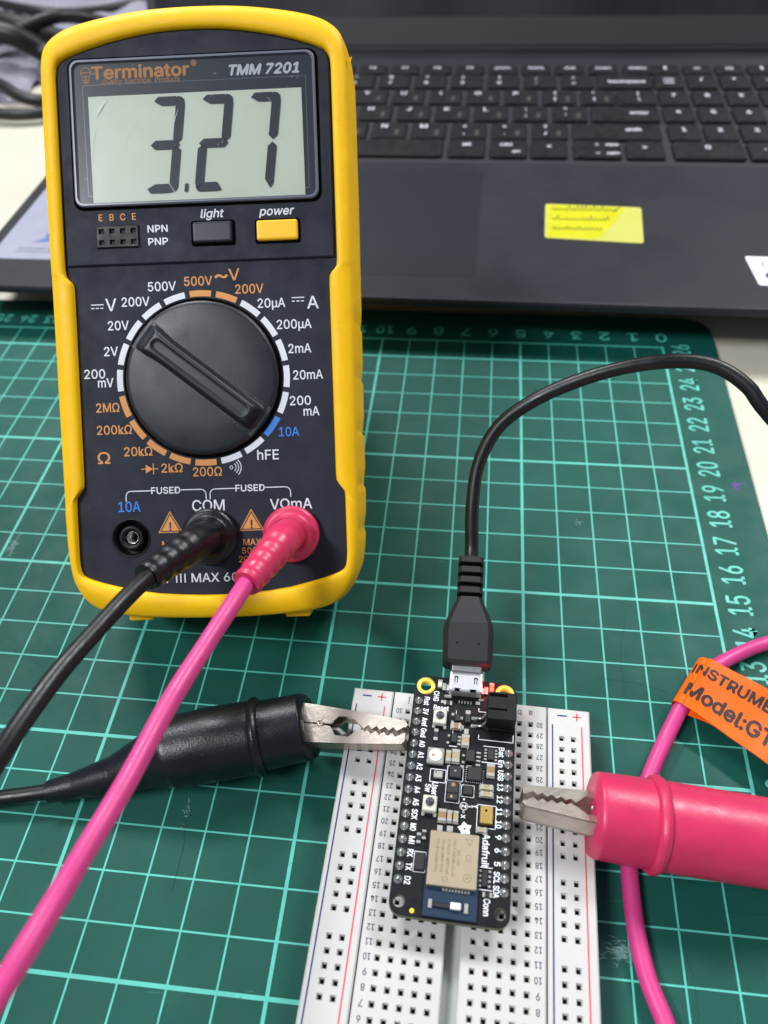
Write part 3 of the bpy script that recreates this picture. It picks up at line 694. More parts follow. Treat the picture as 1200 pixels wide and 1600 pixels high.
# ================================================================ breadboard
BBM = Matrix.Translation((-6.451, 7.103, 0)) @ Matrix.Rotation(R(-1.64), 4, 'Z')
bb = thing('breadboard', 'white half-size solderless breadboard with red and blue rails on the mat', 'breadboard', BBM)
BZ = .85; ROW = [(r-15.5)*.254 for r in range(1, 31)]
cl = [-1.397+.254*i for i in range(5)]; cr = [.381+.254*i for i in range(5)]
mb2 = [m_board, m_contact]
holes_block(cl, ROW, .059, -1.755, -.15, -4.16, 4.16, BZ, .004, .42, .07, .03).build('terminal_block', mb2, bb)
holes_block(cr, ROW, .059, .15, 1.755, -4.16, 4.16, BZ, .004, .42, .07, .03).build('terminal_block', mb2, bb)
MB().box(-.149, .149, -4.15, 4.15, .006, BZ-.34).build('centre_channel', m_gutter, bb)
rr_ = [ROW[r-1] for g in ((29, 28, 27, 26, 25), (23, 22, 21, 20, 19), (17, 16, 15, 14, 13), (11, 10, 9, 8, 7), (5, 4, 3, 2, 1)) for r in g]; rr_.sort()
nv, rv, gy = MB(), MB(), MB(); PZ = BZ+.003
for x0, x1, hs, xb, xr, in ((-2.72, -1.785, (-2.37, -2.115), -2.61, -1.95), (1.785, 2.72, (2.09, 2.345), 1.885, 2.53)):
    holes_block(hs, rr_, .059, x0, x1, -4.16, 4.16, BZ-.004, .004, .42, .07, .03).build('power_rail', mb2, bb)
    MB().line([(xb, -3.75), (xb, 3.74)], .028, PZ).build('blue_line', m_navy, bb); MB().line([(xr, -3.75), (xr, 3.74)], .028, PZ).build('red_line', m_red, bb)
    for yy in (3.98, -3.98):
        nv.line([(xb+.12, yy), (xb+.31, yy)], .032, PZ); rv.line([(xr-.19, yy), (xr-.01, yy)], .028, PZ); rv.line([(xr-.10, yy-.09), (xr-.10, yy+.09)], .028, PZ)
for r in range(1, 31):
    gy.text(str(r), -1.60, ROW[r-1], .115, z=PZ, rot=math.pi, bold=.003, w=.05*1.4 if r < 10 else .135); gy.text(str(r), 1.60, ROW[r-1], .115, z=PZ, rot=math.pi, bold=.003, w=.07 if r < 10 else .135)
for i, c in enumerate('jihgf'):
    for yy in (3.95, -3.95): gy.text(c, cl[i], yy, .14, z=PZ, rot=math.pi, bold=.003)
for i, c in enumerate('edcba'):
    for yy in (3.95, -3.95): gy.text(c, cr[i], yy, .14, z=PZ, rot=math.pi, bold=.003)
nv.build('minus_sign', m_navy, bb, kind='stuff'); rv.build('plus_sign', m_red, bb, kind='stuff'); gy.build('printed_number', m_num, bb, kind='stuff')

# ================================================================ microcontroller board
BT = 1.45
FM = BBM @ Matrix.Translation((-.127, 1.778, BT))
fb = thing('microcontroller_board', 'small black circuit board with silver radio module plugged into the breadboard', 'circuit board', FM)
MH = [(-.889, 2.286, .13), (.889, 2.286, .13), (-.9525, -2.286, .115), (.9525, -2.286, .115)]
b = MB(); b.plate(rrect(-1.143, 1.143, -2.54, 2.54, .25, 6), [circ(x, y, r, 20) for x, y, r in MH], -.16, 0, wall=1); b.build('board', [m_pcb, m_edge], fb)
for x, y, r in MH[:2]:
    b = MB(); b.lathe([(.13, -.165), (.125, .004), (.13, .006), (.21, .006), (.212, 0)], 32); o = b.build('mounting_ring', m_gold, fb); o.matrix_local = Matrix.Translation((x, y, 0))
pin0 = None
for i in range(16):
    y = 1.905-.254*i
    for x in ([-1.016] if i < 4 else [-1.016, 1.016]):
        X = Matrix.Translation((x, y, 0))
        if pin0 is None:
            b = MB(); b.lathe([(.092, .001), (.088, .012), (.06, .035), (.04, .07), (.036, .10), (.02, .115), (.001, .118)], 14); b.box(-.032, .032, -.032, .032, -.9, .02)
            pin0 = b.build('header_pin', m_solder, fb); pin0.matrix_local = X
        else: copy_part(pin0, fb, X)
for x, y0, y1 in ((-1.016, -2.03, 2.03), (1.016, -2.03, 1.02)):
    b = MB(); n_ = round((y1-y0)/.254)
    for k in range(n_): b.rbox(x-.12, x+.12, y0+k*.254+.01, y0+(k+1)*.254-.01, -.42, -.165, .03, 1)
    b.build('header_strip', m_black, fb)
sk = MB(); SZ = .003
def st_(t, x, y, s, rot=-math.pi/2, **k): sk.text(t, x, y, s, z=SZ, rot=rot, bold=k.pop('bold', .005), **k)
for i, t in enumerate(['Rst', '3V', 'Aref', 'Gnd', 'A0', 'A1', 'A2', 'A3', 'A4', 'A5', 'SCK', 'MO', 'MI', 'RX', 'TX', 'D2']): st_(t, -.835, 1.905-.254*i, .115, w=.062*len(t)+.015 if len(t) < 4 else .20)
for i, t in enumerate(['Bat', 'En', 'USB', '13', '12', '11', '10', '9', '6', '5', 'SCL', 'SDA']): st_(t, .865, .889-.254*i, .11, w=.068*len(t)+.01)
st_('Reset', -.50, 1.775, .115, rot=0, w=.33); st_('CHG', -.635, 2.05, .115, w=.24); st_('User', -.475, -.06, .12, w=.27); st_('Sw', -.615, -.06, .12, w=.16)
st_('Adafruit', .63, -1.17, .135, bold=.006, w=.64); st_('Conn', .70, -2.2, .12, w=.30)
sk.line([(.33+.0, 1.86), (.33, 1.78), (.53, 1.78)], .018, SZ); sk.line([(.36, 1.23), (.36, 1.13), (1.1, 1.13), (1.1, 1.3)], .018, SZ)
sk.line([(.48, .99), (.82, .99)], .018, SZ); sk.line([(.46, .63), (.8, .63)], .018, SZ)
def boxl(x0, x1, y0, y1): sk.line([(x0, y0), (x1, y0), (x1, y1), (x0, y1), (x0, y0)], .015, SZ)
boxl(-.60, -.27, .085, .36); boxl(-.245, .085, .155, .47); boxl(-.25, .04, -.305, .125); boxl(.07, .335, -.155, .09); boxl(.425, .80, -.74, -.28)
boxl(-.75, -.52, -1.73, -1.35); sk.line([(.5, -1.49), (.78, -1.49)], .015, SZ); sk.line([(.5, -1.90), (.78, -1.90)], .015, SZ)
sk.line([(-.25, .91), (-.09, .91)], .02, SZ); sk.line([(.14, .48), (.32, .48)], .018, SZ); sk.line([(.14, 1.02), (.14, .7)], .014, SZ); sk.line([(-.16, 1.75), (-.16, 1.6)], .012, SZ); sk.line([(-.2, 1.3), (-.2, 1.12)], .012, SZ)
for x0 in [.17, .21, .25, .29, .33, .37, .41, .45]: sk.sheet(circ(x0, .165, .01, 6), SZ)
for x0 in [-.19+.045*i for i in range(6)]: sk.sheet(circ(x0, .15, .012, 6), SZ)
for y0 in [.43-.05*i for i in range(6)]: sk.sheet(circ(.145, y0, .01, 6), SZ); sk.sheet(circ(.50, y0, .01, 6), SZ)
sk.line(circ(.145, -.35, .075, 16)+[(.22, -.35)], .02, SZ); sk.text('Z', .145, -.35, .08, z=SZ, bold=.006, rot=-math.pi/2); sk.line([(.22, -.35), (.31, -.34)], .02, SZ); sk.sheet(circ(.31, -.34, .025, 8), SZ)
sk.line([(.145, -.43), (.145, -.49)], .02, SZ); sk.sheet(circ(.145, -.47, .022, 8), SZ); sk.text('X', .145, -.56, .08, z=SZ, bold=.006, rot=-math.pi/2); sk.text('Y', .38, -.33, .08, z=SZ, bold=.006, rot=-math.pi/2); sk.sheet(circ(.14, -.21, .022, 8), SZ)
for k in range(5):                       # five-petal flower mark
    a = R(90+72*k+12); c, s_ = math.cos(a), math.sin(a); cx, cy = .195, -.80
    pet = [(.0, .0), (.045, .05), (.09, .05), (.15, 0), (.09, -.05), (.045, -.05)]
    sk.sheet([(cx+u*c-v*s_, cy+u*s_+v*c) for u, v in pet][::-1], SZ+.0004*k)
sk.build('silkscreen_print', m_silk, fb, kind='stuff')
b = MB(); b.sheet(circ(.195, -.80, .022, 8), SZ+.004); b.build('silkscreen_gap', m_pcb, fb)
# parts on the board
def comp(name, x, y, w, h, t, mt, ends=None, vert=True, label=None):
    """a chip part; ends = tinned caps at both short ends"""
    b = MB()
    if ends:
        if vert: b.box(x-w/2, x+w/2, y-h/2+h*.25, y+h/2-h*.25, .002, t); b.box(x-w/2-.004, x+w/2+.004, y-h/2, y-h/2+h*.25, .002, t+.004, mi=1); b.box(x-w/2-.004, x+w/2+.004, y+h/2-h*.25, y+h/2, .002, t+.004, mi=1)
        else: b.box(x-w/2+w*.25, x+w/2-w*.25, y-h/2, y+h/2, .002, t); b.box(x-w/2, x-w/2+w*.25, y-h/2-.004, y+h/2+.004, .002, t+.004, mi=1); b.box(x+w/2-w*.25, x+w/2, y-h/2-.004, y+h/2+.004, .002, t+.004, mi=1)
        return b.build(name, [mt, m_tin], fb, label=label)
    b.rbox(x-w/2, x+w/2, y-h/2, y+h/2, .002, t, min(.012, t*.3), 1); return b.build(name, mt, fb, label=label)
pads = MB()
def pad(x, y, w, h): pads.rbox(x-w/2, x+w/2, y-h/2, y+h/2, 0, .012, .004, 1)
for x, y, w, h, mt, vv in ((-.14, 1.36, .20, .13, m_capc, False), (.085, 1.05, .15, .25, m_capb, True), (-.25, .66, .10, .24, m_capb, True), (-.095, .68, .15, .28, m_capb, True), (.655, .45, .15, .26, m_capc, True),
                          (.585, .075, .25, .10, m_capb, False), (.59, -.07, .25, .10, m_capb, False), (-.275, -.60, .15, .24, m_capc, True), (-.125, -.60, .09, .22, m_capb, True), (.0, -.60, .09, .22, m_capb, True), (.53, -.80, .18, .09, m_capb, False)):
    comp('capacitor', x, y, w, h, .075, mt, True, vv); pad(x, y, w+.05 if not vv else w+.02, h+.05 if vv else h+.02)
for x, y, w, h, vv in ((-.36, 1.90, .18, .09, False), (-.56, 1.12, .08, .26, True), (-.70, -1.10, .08, .20, True), (-.60, -1.02, .07, .18, True), (.70, -1.99, .18, .08, False)): comp('resistor', x, y, w, h, .045, m_chip, True, vv)
for x, y, w, h in ((-.30, -.85, .11, .12), (-.10, -.84, .12, .12), (.10, 1.72, .11, .12), (.09, 1.28, .10, .12), (-.21, 1.42, .05, .10), (-.0, 1.36, .05, .10), (-.23, 1.65, .06, .06), (-.23, 1.47, .05, .06), (-.04, 1.58, .07, .07),
                   (-.28, 1.14, .05, .05), (-.29, .98, .06, .05), (-.05, 1.13, .08, .05), (-.05, 1.05, .08, .05), (-.05, .97, .08, .05), (.07, .73, .06, .05), (.07, .58, .06, .05), (.05, .47, .08, .07), (.20, .50, .1, .04)): pad(x, y, w, h)
for i in range(5): pads.rbox(-.13+.065*i, -.10+.065*i, 1.93, 2.0, 0, .012, .004, 1)
for i in range(4): pads.rbox(.33, .43, .53+.09*i, .57+.09*i, 0, .012, .004, 1); 
for i in range(4):
    pad(.53, .70+.07*i, .055, .04); pad(.75, .70+.07*i, .055, .04); pad(.55, -1.56-.09*i, .055, .045); pad(.73, -1.56-.09*i, .055, .045)
pad(-.44, 1.93, .16, .07); pad(.30, 1.98, .10, .08)
pads.build('solder_pad', m_tin, fb, kind='stuff')
comp('resistor_array', .64, .81, .14, .26, .045, m_chip); comp('resistor_array', .64, -1.70, .12, .30, .045, m_chip)
comp('regulator_chip', -.16, 1.07, .13, .20, .09, m_chip); comp('regulator_chip', .21, .71, .20, .26, .09, m_chip); comp('transistor_chip', -.12, 1.55, .12, .16, .09, m_chip); comp('diode_chip', .10, 1.56, .13, .20, .09, m_chip)
comp('motion_chip', .32, .33, .30, .29, .09, m_chip); comp('compass_chip', .205, -.035, .20, .19, .09, m_chip); comp('flash_chip', -.635, -1.54, .20, .33, .07, m_chip)
o = comp('sound_chip', -.08, .32, .25, .25, .09, m_chip); MB().lathe([(.02, .0915), (.001, .0915)], 10).build('chip_port', m_tin, o).matrix_local = Matrix.Translation((-.08, .34, 0))
o = comp('light_chip', -.105, -.085, .25, .39, .09, m_chip); MB().lathe([(.045, .0915), (.001, .0915)], 14).build('chip_lens', m_capc, o).matrix_local = Matrix.Translation((-.10, .04, 0))
MB().sheet(circ(-.12, -.21, .03, 10), .0915).build('chip_lens', m_capb, o); MB().box(-.23, .02, -.145, -.13, .085, .0925).build('chip_seam', m_pit, o)
o = comp('pressure_chip', -.43, .225, .19, .15, .09, m_tin); MB().sheet(circ(-.48, .26, .014, 8), .0915).build('chip_port', m_pit, o)
o = comp('microphone', .61, -.50, .26, .36, .10, m_gold2); MB().sheet(circ(.60, -.42, .026, 12), .1015).build('chip_port', m_pit, o)
b = MB(); [b.line([(.545+.05*i, -.60), (.545+.05*i, -.50)], .012, .1012) for i in range(3)]; b.build('etched_mark', m_etch, o, kind='stuff')
# push buttons
def pushb(x, y, lb):
    b = MB(); b.rbox(x-.145, x+.145, y-.165, y+.165, .002, .15, .02, 1); o = b.build('push_button', m_btnw, fb, label=lb)
    b = MB(); b.lathe([(.085, .149), (.085, .185), (.075, .195), (.001, .197)], 20); b.build('button_cap', m_btnk, o).matrix_local = Matrix.Translation((x, y+.02, 0))
    b = MB()
    for dx in (-.12, .12):
        for dy in (-.19,): b.rbox(x+dx-.035, x+dx+.035, y+dy-.04, y+dy+.04, .0, .04, .01, 1)
    b.build('button_lug', m_tin, o)
pushb(-.505, 1.50, 'push button marked Reset'); pushb(-.545, -.42, 'push button marked User Sw')
# round colour lamp
b = MB(); b.rbox(-.70, -.34, .44, .80, .002, .10, .02, 1); o = b.build('colour_lamp', m_lampb, fb, label='round white lamp in a square body')
MB().lathe([(.145, .098), (.14, .112), (.12, .116), (.001, .116)], 28).build('lamp_lens', m_ledoff, o).matrix_local = Matrix.Translation((-.52, .63, 0))
MB().sheet(circ(-.57, .62, .03, 10), .1175).build('lamp_die', m_capc, o)
comp('indicator_lamp', -.575, 2.34, .09, .19, .07, m_ledoff, True, True, 'unlit charging lamp')
b = MB(); b.rbox(.545, .635, 2.25, 2.43, .012, .08, .01, 1); o = b.build('indicator_lamp', m_redled, fb, label='lit red charging lamp')
b = MB(); b.box(.54, .64, 2.19, 2.245, .002, .07); b.box(.54, .64, 2.435, 2.48, .002, .07); b.build('lamp_terminal', m_tin, o)
pl = bpy.data.lights.new('lamp_glow', 'POINT'); pl.energy = 16; pl.color = (1, .04, .03); pl.shadow_soft_size = .04
po = bpy.data.objects.new('lamp_glow', pl); S.collection.objects.link(po); po.parent = fb; po.location = (.56, 2.36, .2)
MB().sheet(circ(-.69, -2.43, .045, 14), .003).build('test_pad', M('pad_yellow', (236, 222, 60), .3), fb)
# usb socket
b = MB(); b.rbox(-.375, .375, 2.09, 2.62, .0, .27, .05, 3); b.box(-.42, -.375, 2.16, 2.30, 0, .12); b.box(.375, .42, 2.16, 2.30, 0, .12); us = b.build('usb_socket', m_steel, fb)
b = MB()
for x in (-.22, .22): b.sheet([(x-.035, 2.30), (x+.035, 2.30), (x+.035, 2.42), (x+.055, 2.42), (x+.03, 2.46), (x-.03, 2.46), (x-.055, 2.42), (x-.035, 2.42)], .2715)
b.sheet([(-.24, 2.085), (-.12, 2.085), (-.13, 2.13), (-.10, 2.16), (-.26, 2.16), (-.23, 2.13)], .2716); b.sheet([(.10, 2.085), (.24, 2.085), (.23, 2.13), (.26, 2.16), (.08, 2.16), (.11, 2.13)], .2716)
b.build('socket_slot', m_pit, us)
b = MB()
for x in (-.22, .22): b.sheet([(x-.016, 2.285), (x+.016, 2.285), (x+.016, 2.41), (x, 2.435), (x-.016, 2.41)], .273)
b.build('socket_spring', m_steel, us)
for q in ((-.52, -.43, 2.20, 2.38, .0, .05, .01), (.42, .51, 2.20, 2.38, 0, .05, .01), (-.46, -.28, 2.02, 2.10, 0, .07, .03), (.30, .44, 2.02, 2.08, 0, .07, .03)): MB().rbox(*q, 1).build('socket_tab', m_tin, us)
# battery connector
b = MB(); b.rbox(.49, 1.12, 1.36, 2.02, .12, .56, .02, 1); b.rbox(.56, 1.12, 1.33, 2.05, .0, .14, .01, 1); jc = b.build('battery_connector', m_black, fb)
b = MB(); b.box(.53, .92, 1.90, 1.965, .5, .568); b.box(.52, .92, 1.58, 1.62, .5, .568); b.box(1.05, 1.123, 1.57, 1.62, .2, .5); b.build('connector_slot', m_pit, jc)
for y in (1.60, 1.42):
    b = MB(); b.tube(spline([(.22, y, .03), (.30, y, .035), (.40, y, .05), (.47, y+.01, .18), (.50, y+.01, .26)], .03), .028, 8); b.rbox(.17, .30, y-.04, y+.04, 0, .02, .008, 1); b.build('connector_leg', m_solder, jc)
# radio module
b = MB(); b.rbox(-.50, .53, -2.50, -.93, .002, .05, .01, 1); md = b.build('radio_module', m_blupcb, fb)
b = MB(); b.rbox(-.47, .49, -1.97, -.95, .05, .16, .02, 2); b.build('shield_can', m_shield, md)
b = MB()
for i, x in enumerate((-.25, -.14, -.03, .08, .17)):
    b.text(['FCC ID SH6MDBT50Q', 'Model MDBT50Q', 'IC 8017A-MDBT50Q', 'CMIIT 2018DJ3160', '201-180'][i], x-.06, -1.42, .05, z=.1615, rot=-math.pi/2, bold=.002, w=[.62, .6, .66, .7, .3][i])
b.line(circ(.30, -1.78, .075, 14)+[(.375, -1.78)], .01, .1615); b.text('R', .30, -1.78, .06, z=.1615, rot=-math.pi/2); b.text('CE', .30, -1.42, .10, z=.1615, rot=-math.pi/2)
b.line([(.24, -1.06), (.38, -1.06), (.31, -1.17), (.24, -1.06)], .01, .1615); b.line(circ(-.12, -1.84, .05, 12)+[(-.07, -1.84)], .01, .1615)
b.build('etched_mark', m_etch, md, kind='stuff')
b = MB(); b.rbox(-.32, .26, -2.33, -2.25, .05, .10, .01, 1, mi=0); b.rbox(.02, .22, -2.34, -2.22, .05, .13, .01, 1, mi=1); b.rbox(-.40, -.32, -2.36, -2.20, .05, .09, .01, 1, mi=2); b.rbox(.28, .36, -2.38, -2.20, .05, .09, .01, 1, mi=2)
b.build('antenna', [m_chip, m_wht, m_tin], md)
b = MB(); rr = random.Random(2)
for i in range(9): x = -.15+.06*i; b.box(x, x+.035, -2.03, -1.99+.01*rr.random(), .05, .075)
b.build('module_pad', m_tin, md, kind='stuff')

# ================================================================ usb cable
uc = thing('usb_cable', 'black micro usb cable arching over the mat to the right edge', 'cable')
UA = FM @ Vector((0, 2.60, .13)); UB = at(736, 880, 2.25); ux = (UB-UA).normalized()
UM = frame(UA, ux, (0, -.12, 1))     # local x along the plug, y across
b = MB(); b.rbox(-.15, .22, -.34, .34, -.10, .10, .03, 2, X=UM); b.build('plug_shell', m_steel, uc)
def uloop(x, w, t, ch): return [(x, -w+ch, -t), (x, w-ch, -t), (x, w, -t+ch), (x, w, t-ch), (x, w-ch, t), (x, -w+ch, t), (x, -w, t-ch), (x, -w, -t+ch)]
UL = (UB-UA).length
b = MB(); b.rings([uloop(*a) for a in ((.16, .40, .24, .08), (.18, .52, .33, .10), (.24, .56, .36, .12), (.9, .585, .37, .13), (1.12, .56, .37, .13), (1.75, .31, .27, .1), (1.80, .30, .26, .1))], UM, False, cap0=True, cap1=True)
b.build('plug_body', m_usbk, uc)
b = MB(); b.sheet(circ(.62, .245, .022, 8), .3715, X=UM); b.sheet(circ(.62, -.245, .022, 8), .3715, X=UM); b.build('plug_dimple', m_pit, uc)
b = MB()
for k in range(4): x = 1.80+k*.26; b.rings([uloop(*a) for a in ((x+.10, .29, .25, .08), (x+.11, .305, .26, .08), (x+.25, .300, .255, .08), (x+.26, .285, .245, .08))], UM, False, cap0=True, cap1=True)
b.build('strain_rib', m_usbk, uc)
b = MB(); b.rings([uloop(*a) for a in ((1.78, .25, .2, .07), (2.85, .24, .2, .07))], UM, False, cap0=True, cap1=True); b.build('strain_core', m_pit, uc)
e0 = UM @ Vector((2.7, 0, 0))
pts = spline([e0, UM @ Vector((3.1, 0, .04)), at(738, 790, 3.1), at(748, 725, 3.8), at(778, 668, 4.5), at(830, 628, 5.1), at(900, 596, 5.6), at(980, 573, 6.0), at(1060, 564, 6.2), at(1120, 573, 6.2), at(1168, 604, 6.0), at(1203, 650, 5.6), (1.9, 14.5, 4.2), (4.5, 12, 1.5), (9, 11, -.12), (16, 14, -.12)], .15)
b = MB(); b.tube(pts, .165, 18); b.build('cable', m_rubk, uc)

# ================================================================ test leads
def jaw_pair(parent, X, mt, open_=.0, L=3.0):
    """crocodile jaws; local x from pivot to tip, y opening direction, z across the sheet"""
    for sgn in (1, -1):
        teeth = []; n = 5; x0, x1 = 1.95, L-.10
        for k in range(n): a = x0+(x1-x0)*k/n; w = (x1-x0)/n; teeth += [(a, .032), (a+w*.5, -.045)]
        low = [(0.0, .0), (1.26, .0), (1.42, .19), (1.74, .19), (1.93, .03)] + teeth + [(L-.06, .05), (L, .06)]
        if sgn < 0: low = [(x, (y if x < 1.93 else .0-y+.02)) for x, y in low]
        up_ = [(L+.02, .12), (L-.04, .20), (L*.6, .33), (.8, .42), (0.0, .46)]
        out = low + up_
        Q = X @ Matrix.Translation((0, 0, 0)) @ Matrix.Rotation(sgn*open_, 4, 'Z') @ (I4 if sgn > 0 else Matrix.Diagonal((1, -1, 1, 1)))
        b = MB(); 
        b.plate(out if True else out, [], .17, .215, Q); b.plate(out, [], -.215, -.17, Q)
        wv = up_[::-1]
        for (xa, ya), (xb_, yb) in zip(wv, wv[1:]):
            b.add([(xa, ya, -.216), (xb_, yb, -.216), (xb_, yb, .216), (xa, ya, .216), (xa, ya-.05, -.2), (xb_, yb-.05, -.2), (xb_, yb-.05, .2), (xa, ya-.05, .2)], [(0, 3, 2, 1), (4, 5, 6, 7)], Q, smooth=False)
        jo = b.build('jaw', mt, parent)
    b = MB(); b.lathe([(.085, .21), (.085, .245), (.07, .26), (.045, .26), (.04, .20), (.001, .20)], 18, X=X @ Matrix.Translation((1.02, 0.02, 0)))
    b.tube([X @ Vector((1.02, 0, -.25)), X @ Vector((1.02, 0, .2))], .07, 10); b.build('rivet', mt, parent)
    b = MB(); b.tube([X @ Vector((.9, -.1, 0)), X @ Vector((1.4, -.02, 0)), X @ Vector((1.58, -.15, .05))], .06, 8); b.build('jaw_spring', m_tin, parent)
def boot(parent, stations, mt, mouth_r):
    """stations: (point, radius) from mouth to tail; open mouth with a wall"""
    P = [Vector(p) for p, r in stations]; rad = [r for p, r in stations]
    pts, rr2 = [], []
    for i in range(len(P)-1):
        n = max(2, int((P[i+1]-P[i]).length/.05))
        for k in range(n): t = k/n; pts.append(P[i].lerp(P[i+1], t)); rr2.append(rad[i]*(1-t)+rad[i+1]*t)
    pts.append(P[-1]); rr2.append(rad[-1])
    d = (P[1]-P[0]).normalized()
    pin = [P[0]+d*.9, P[0]+d*.3, P[0]+d*.02]; rin = [mouth_r*.8, mouth_r*.86, mouth_r*.90]
    b = MB(); b.tube(pin+pts, rin+rr2, 36, up=(0, 0, 1)); return b.build('clip_boot', mt, parent)
def rib(parent, c, d, R_, r_, mt):
    X = frame_z(c, d, (1, 0, .3)); b = MB(); b.rings([[((R_+r_*math.cos(t))*math.cos(a), (R_+r_*math.cos(t))*math.sin(a), r_*1.3*math.sin(t)) for a in [2*math.pi*i/40 for i in range(40)]] for t in [2*math.pi*j/12 for j in range(13)]], X, True)
    b.build('boot_rib', mt, parent)
def plug(parent, jx, mt, mc, exit_pt, nxt, lab_):
    base = MM @ Vector((jx, -4.03, .03)); nrm_ = A2
    X = frame_z(base, nrm_, A0)
    b = MB(); b.lathe([(.001, .0), (.62, .0), (.655, .05), (.66, .14), (.63, .20), (.56, .23), (.49, .25), (.45, .32), (.42, .45), (.41, .6)], 48, X); b.build('plug_collar', mc, parent, label=lab_)
    p0 = base+nrm_*.30; p1 = base+nrm_*1.0; d1 = (Vector(exit_pt)-p1)
    path = spline([p0, base+nrm_*.65, p1+d1*.12, p1+d1*.55, Vector(exit_pt)], .04)
    n = len(path); rad = []
    for i in range(n):
        t = i/(n-1); r = .40-.02*t if t < .3 else .40-.10*(t-.3)/.7
        if t > .40: r += .011*math.sin((t-.40)/.60*2*math.pi*4.5)
        if t > .97: r *= .96
        rad.append(r)
    b = MB(); b.tube(path, rad, 30); b.build('plug_body', mt, parent, label=lab_.replace('collar', 'ribbed body'))
    return path[-1]

# --- black lead
bl = thing('test_lead', 'black test lead from the COM socket ending in a black crocodile clip', 'test lead')
ex = away(228, 902, 16.7)
pe = plug(bl, -.03, m_rubb, m_rubb, ex, None, 'black plug collar')
tipw = at(637, 1150, 1.52); mouth = at(482, 1134, 1.05)
clip_cable = [at(80, 1236, .38), at(40, 1242, .34), at(0, 1247, .3), at(-60, 1256, .2), at(-200, 1262, .18)]
path = spline([away(250, 886, 16.9), away(206, 925, 16.3), away(150, 985, 15.7), away(92, 1050, 15.2), away(40, 1120, 14.8), away(0, 1180, 14.6), away(-60, 1272, 14.5), away(-150, 1400, 14.6), (-19.0, 2.0, 2.6), (-22.5, 1.5, .6), (-25, 4.0, .2), (-24.0, 7.2, .2)] + clip_cable[::-1], .15)
b = MB(); b.tube(path, .18, 18); b.build('cable', m_rubk, bl)
boot(bl, [(mouth, .72), (at(478, 1135, 1.03), .75), (at(420, 1147, 1.0), .77), (at(395, 1152, .98), .82), (at(330, 1163, .93), .83), (at(268, 1176, .88), .80), (at(235, 1188, .80), .62), (at(182, 1210, .62), .44), (at(120, 1227, .45), .31), (at(76, 1237, .38), .245)], m_rubb, .72)
rib(bl, at(404, 1151, .99), mouth-at(330, 1163, .93), .80, .09, m_rubb)
ax = tipw-mouth; JX = frame(tipw-ax.normalized()*3.0, ax, (.0, -.12, 1))
jaw_pair(bl, JX, m_nickel, .02)
# --- pink lead
pk = thing('test_lead', 'pink test lead from the right-hand socket with orange tag and pink crocodile clip', 'test lead')
ex = away(385, 912, 16.3)
pe = plug(pk, 1.885, m_pinkb, m_pinkb, ex, None, 'pink plug collar')
tipr = at(815, 1253, 1.55); mr = at(925, 1272, 1.45); sr = at(1200, 1317, 1.15)
dr = (sr-mr).normalized(); tail = sr+dr*2.6; tail.z = .5
loop_up = [at(1040, 1600, .2), at(1058, 1660, .2), (-2.1, 3.4, .2), (-1.6, 1.5, .2), (-3.5, -1.5, .2), (-8, -4.5, .4), (-14.0, -3.5, 1.6), (-16.0, -.5, 3.6)]
start = [away(397, 893, 16.6), away(366, 940, 15.9), away(317, 1015, 15.3), away(262, 1103, 14.7), away(200, 1218, 14.1), away(140, 1318, 13.7), away(84, 1412, 13.5), away(30, 1500, 13.3), away(-30, 1596, 13.2), away(-95, 1710, 13.1)]
rest = [at(1014, 1535, .2), at(998, 1475, .2), at(988, 1410, .2), at(984, 1340, .2), at(998, 1265, .2), at(1016, 1210, .2), at(1040, 1155, .22), at(1068, 1100, .35), at(1098, 1058, .42), at(1142, 1028, .35), at(1200, 1005, .22), at(1300, 985, .18), (6.0, 14.0, .0), (8.0, 11, -.1), (7.0, 8.0, .1), tail+dr*1.2+Vector((0, 0, -.1)), tail-dr*.1]
b = MB(); b.tube(spline(start+loop_up[::-1]+rest, .15), .18, 18); b.build('cable', m_pinkw, pk)
boot(pk, [(mr, .80), (mr+dr*.08, .84), (mr+dr*.9, .86), (mr+dr*1.4, .87), (mr.lerp(sr, .6), .87), (sr, .86), (sr+dr*1.0, .78), (sr+dr*1.8, .5), (tail, .26)], m_pinkb, .80)
rib(pk, at(1021, 1288, 1.36), dr, .86, .10, m_pinkb)
ax = tipr-mr; JX = frame(tipr-ax.normalized()*3.0, ax, (.0, .36, .93))
jaw_pair(pk, JX, m_nickel, .024)
# orange flag tag folded round the pink wire
TL_, BL_ = at(1108, 1030, .62), at(1066, 1100, .56)
TLt = Vector((.87, -.49, -.015)).normalized(); BLt = Vector((.78, -.62, -.01)).normalized(); LT = 6.0
def tag_pt(s, t, side=0):            # s along the flag, t 0 bottom .. 1 top
    a = BL_ + BLt*s; c = TL_ + TLt*s; p = a.lerp(c, t); e2 = (c-a).normalized(); n = BLt.cross(e2).normalized()
    if n.z < 0: n = -n
    p += n*(.05*math.sin(s*1.3+t*1.5) + .02*math.sin(s*4+t*3))
    if s < 0:                        # wraps down round the wire
        th_ = min(math.pi, -s/.22); e1 = BLt.lerp(TLt, t).normalized(); b0 = (BL_.lerp(TL_, t)); p = b0 - e1*.22*math.sin(th_) - n*(.22-.22*math.cos(th_))
    return p + n*side
b = MB(); NS, NT = 60, 10; ss = [-.66+i*.06 for i in range(12)] + [LT*i/NS for i in range(NS+1)]
grid = [[tag_pt(s, t/NT) for t in range(NT+1)] for s in ss]
b.rings(grid, closed=False, smooth=True)
under = [[tag_pt(s, t/NT) - Vector((0, 0, .34-.31*sst(0, .9, s))) for t in range(NT+1)] for s in [LT*i/NS for i in range(NS+1)]]
b.rings([grid[0]]+under, closed=False, smooth=True)
tg = b.build('cable_tag', m_tag, pk, label='orange printed flag tag folded round the pink wire')
tb = MB()
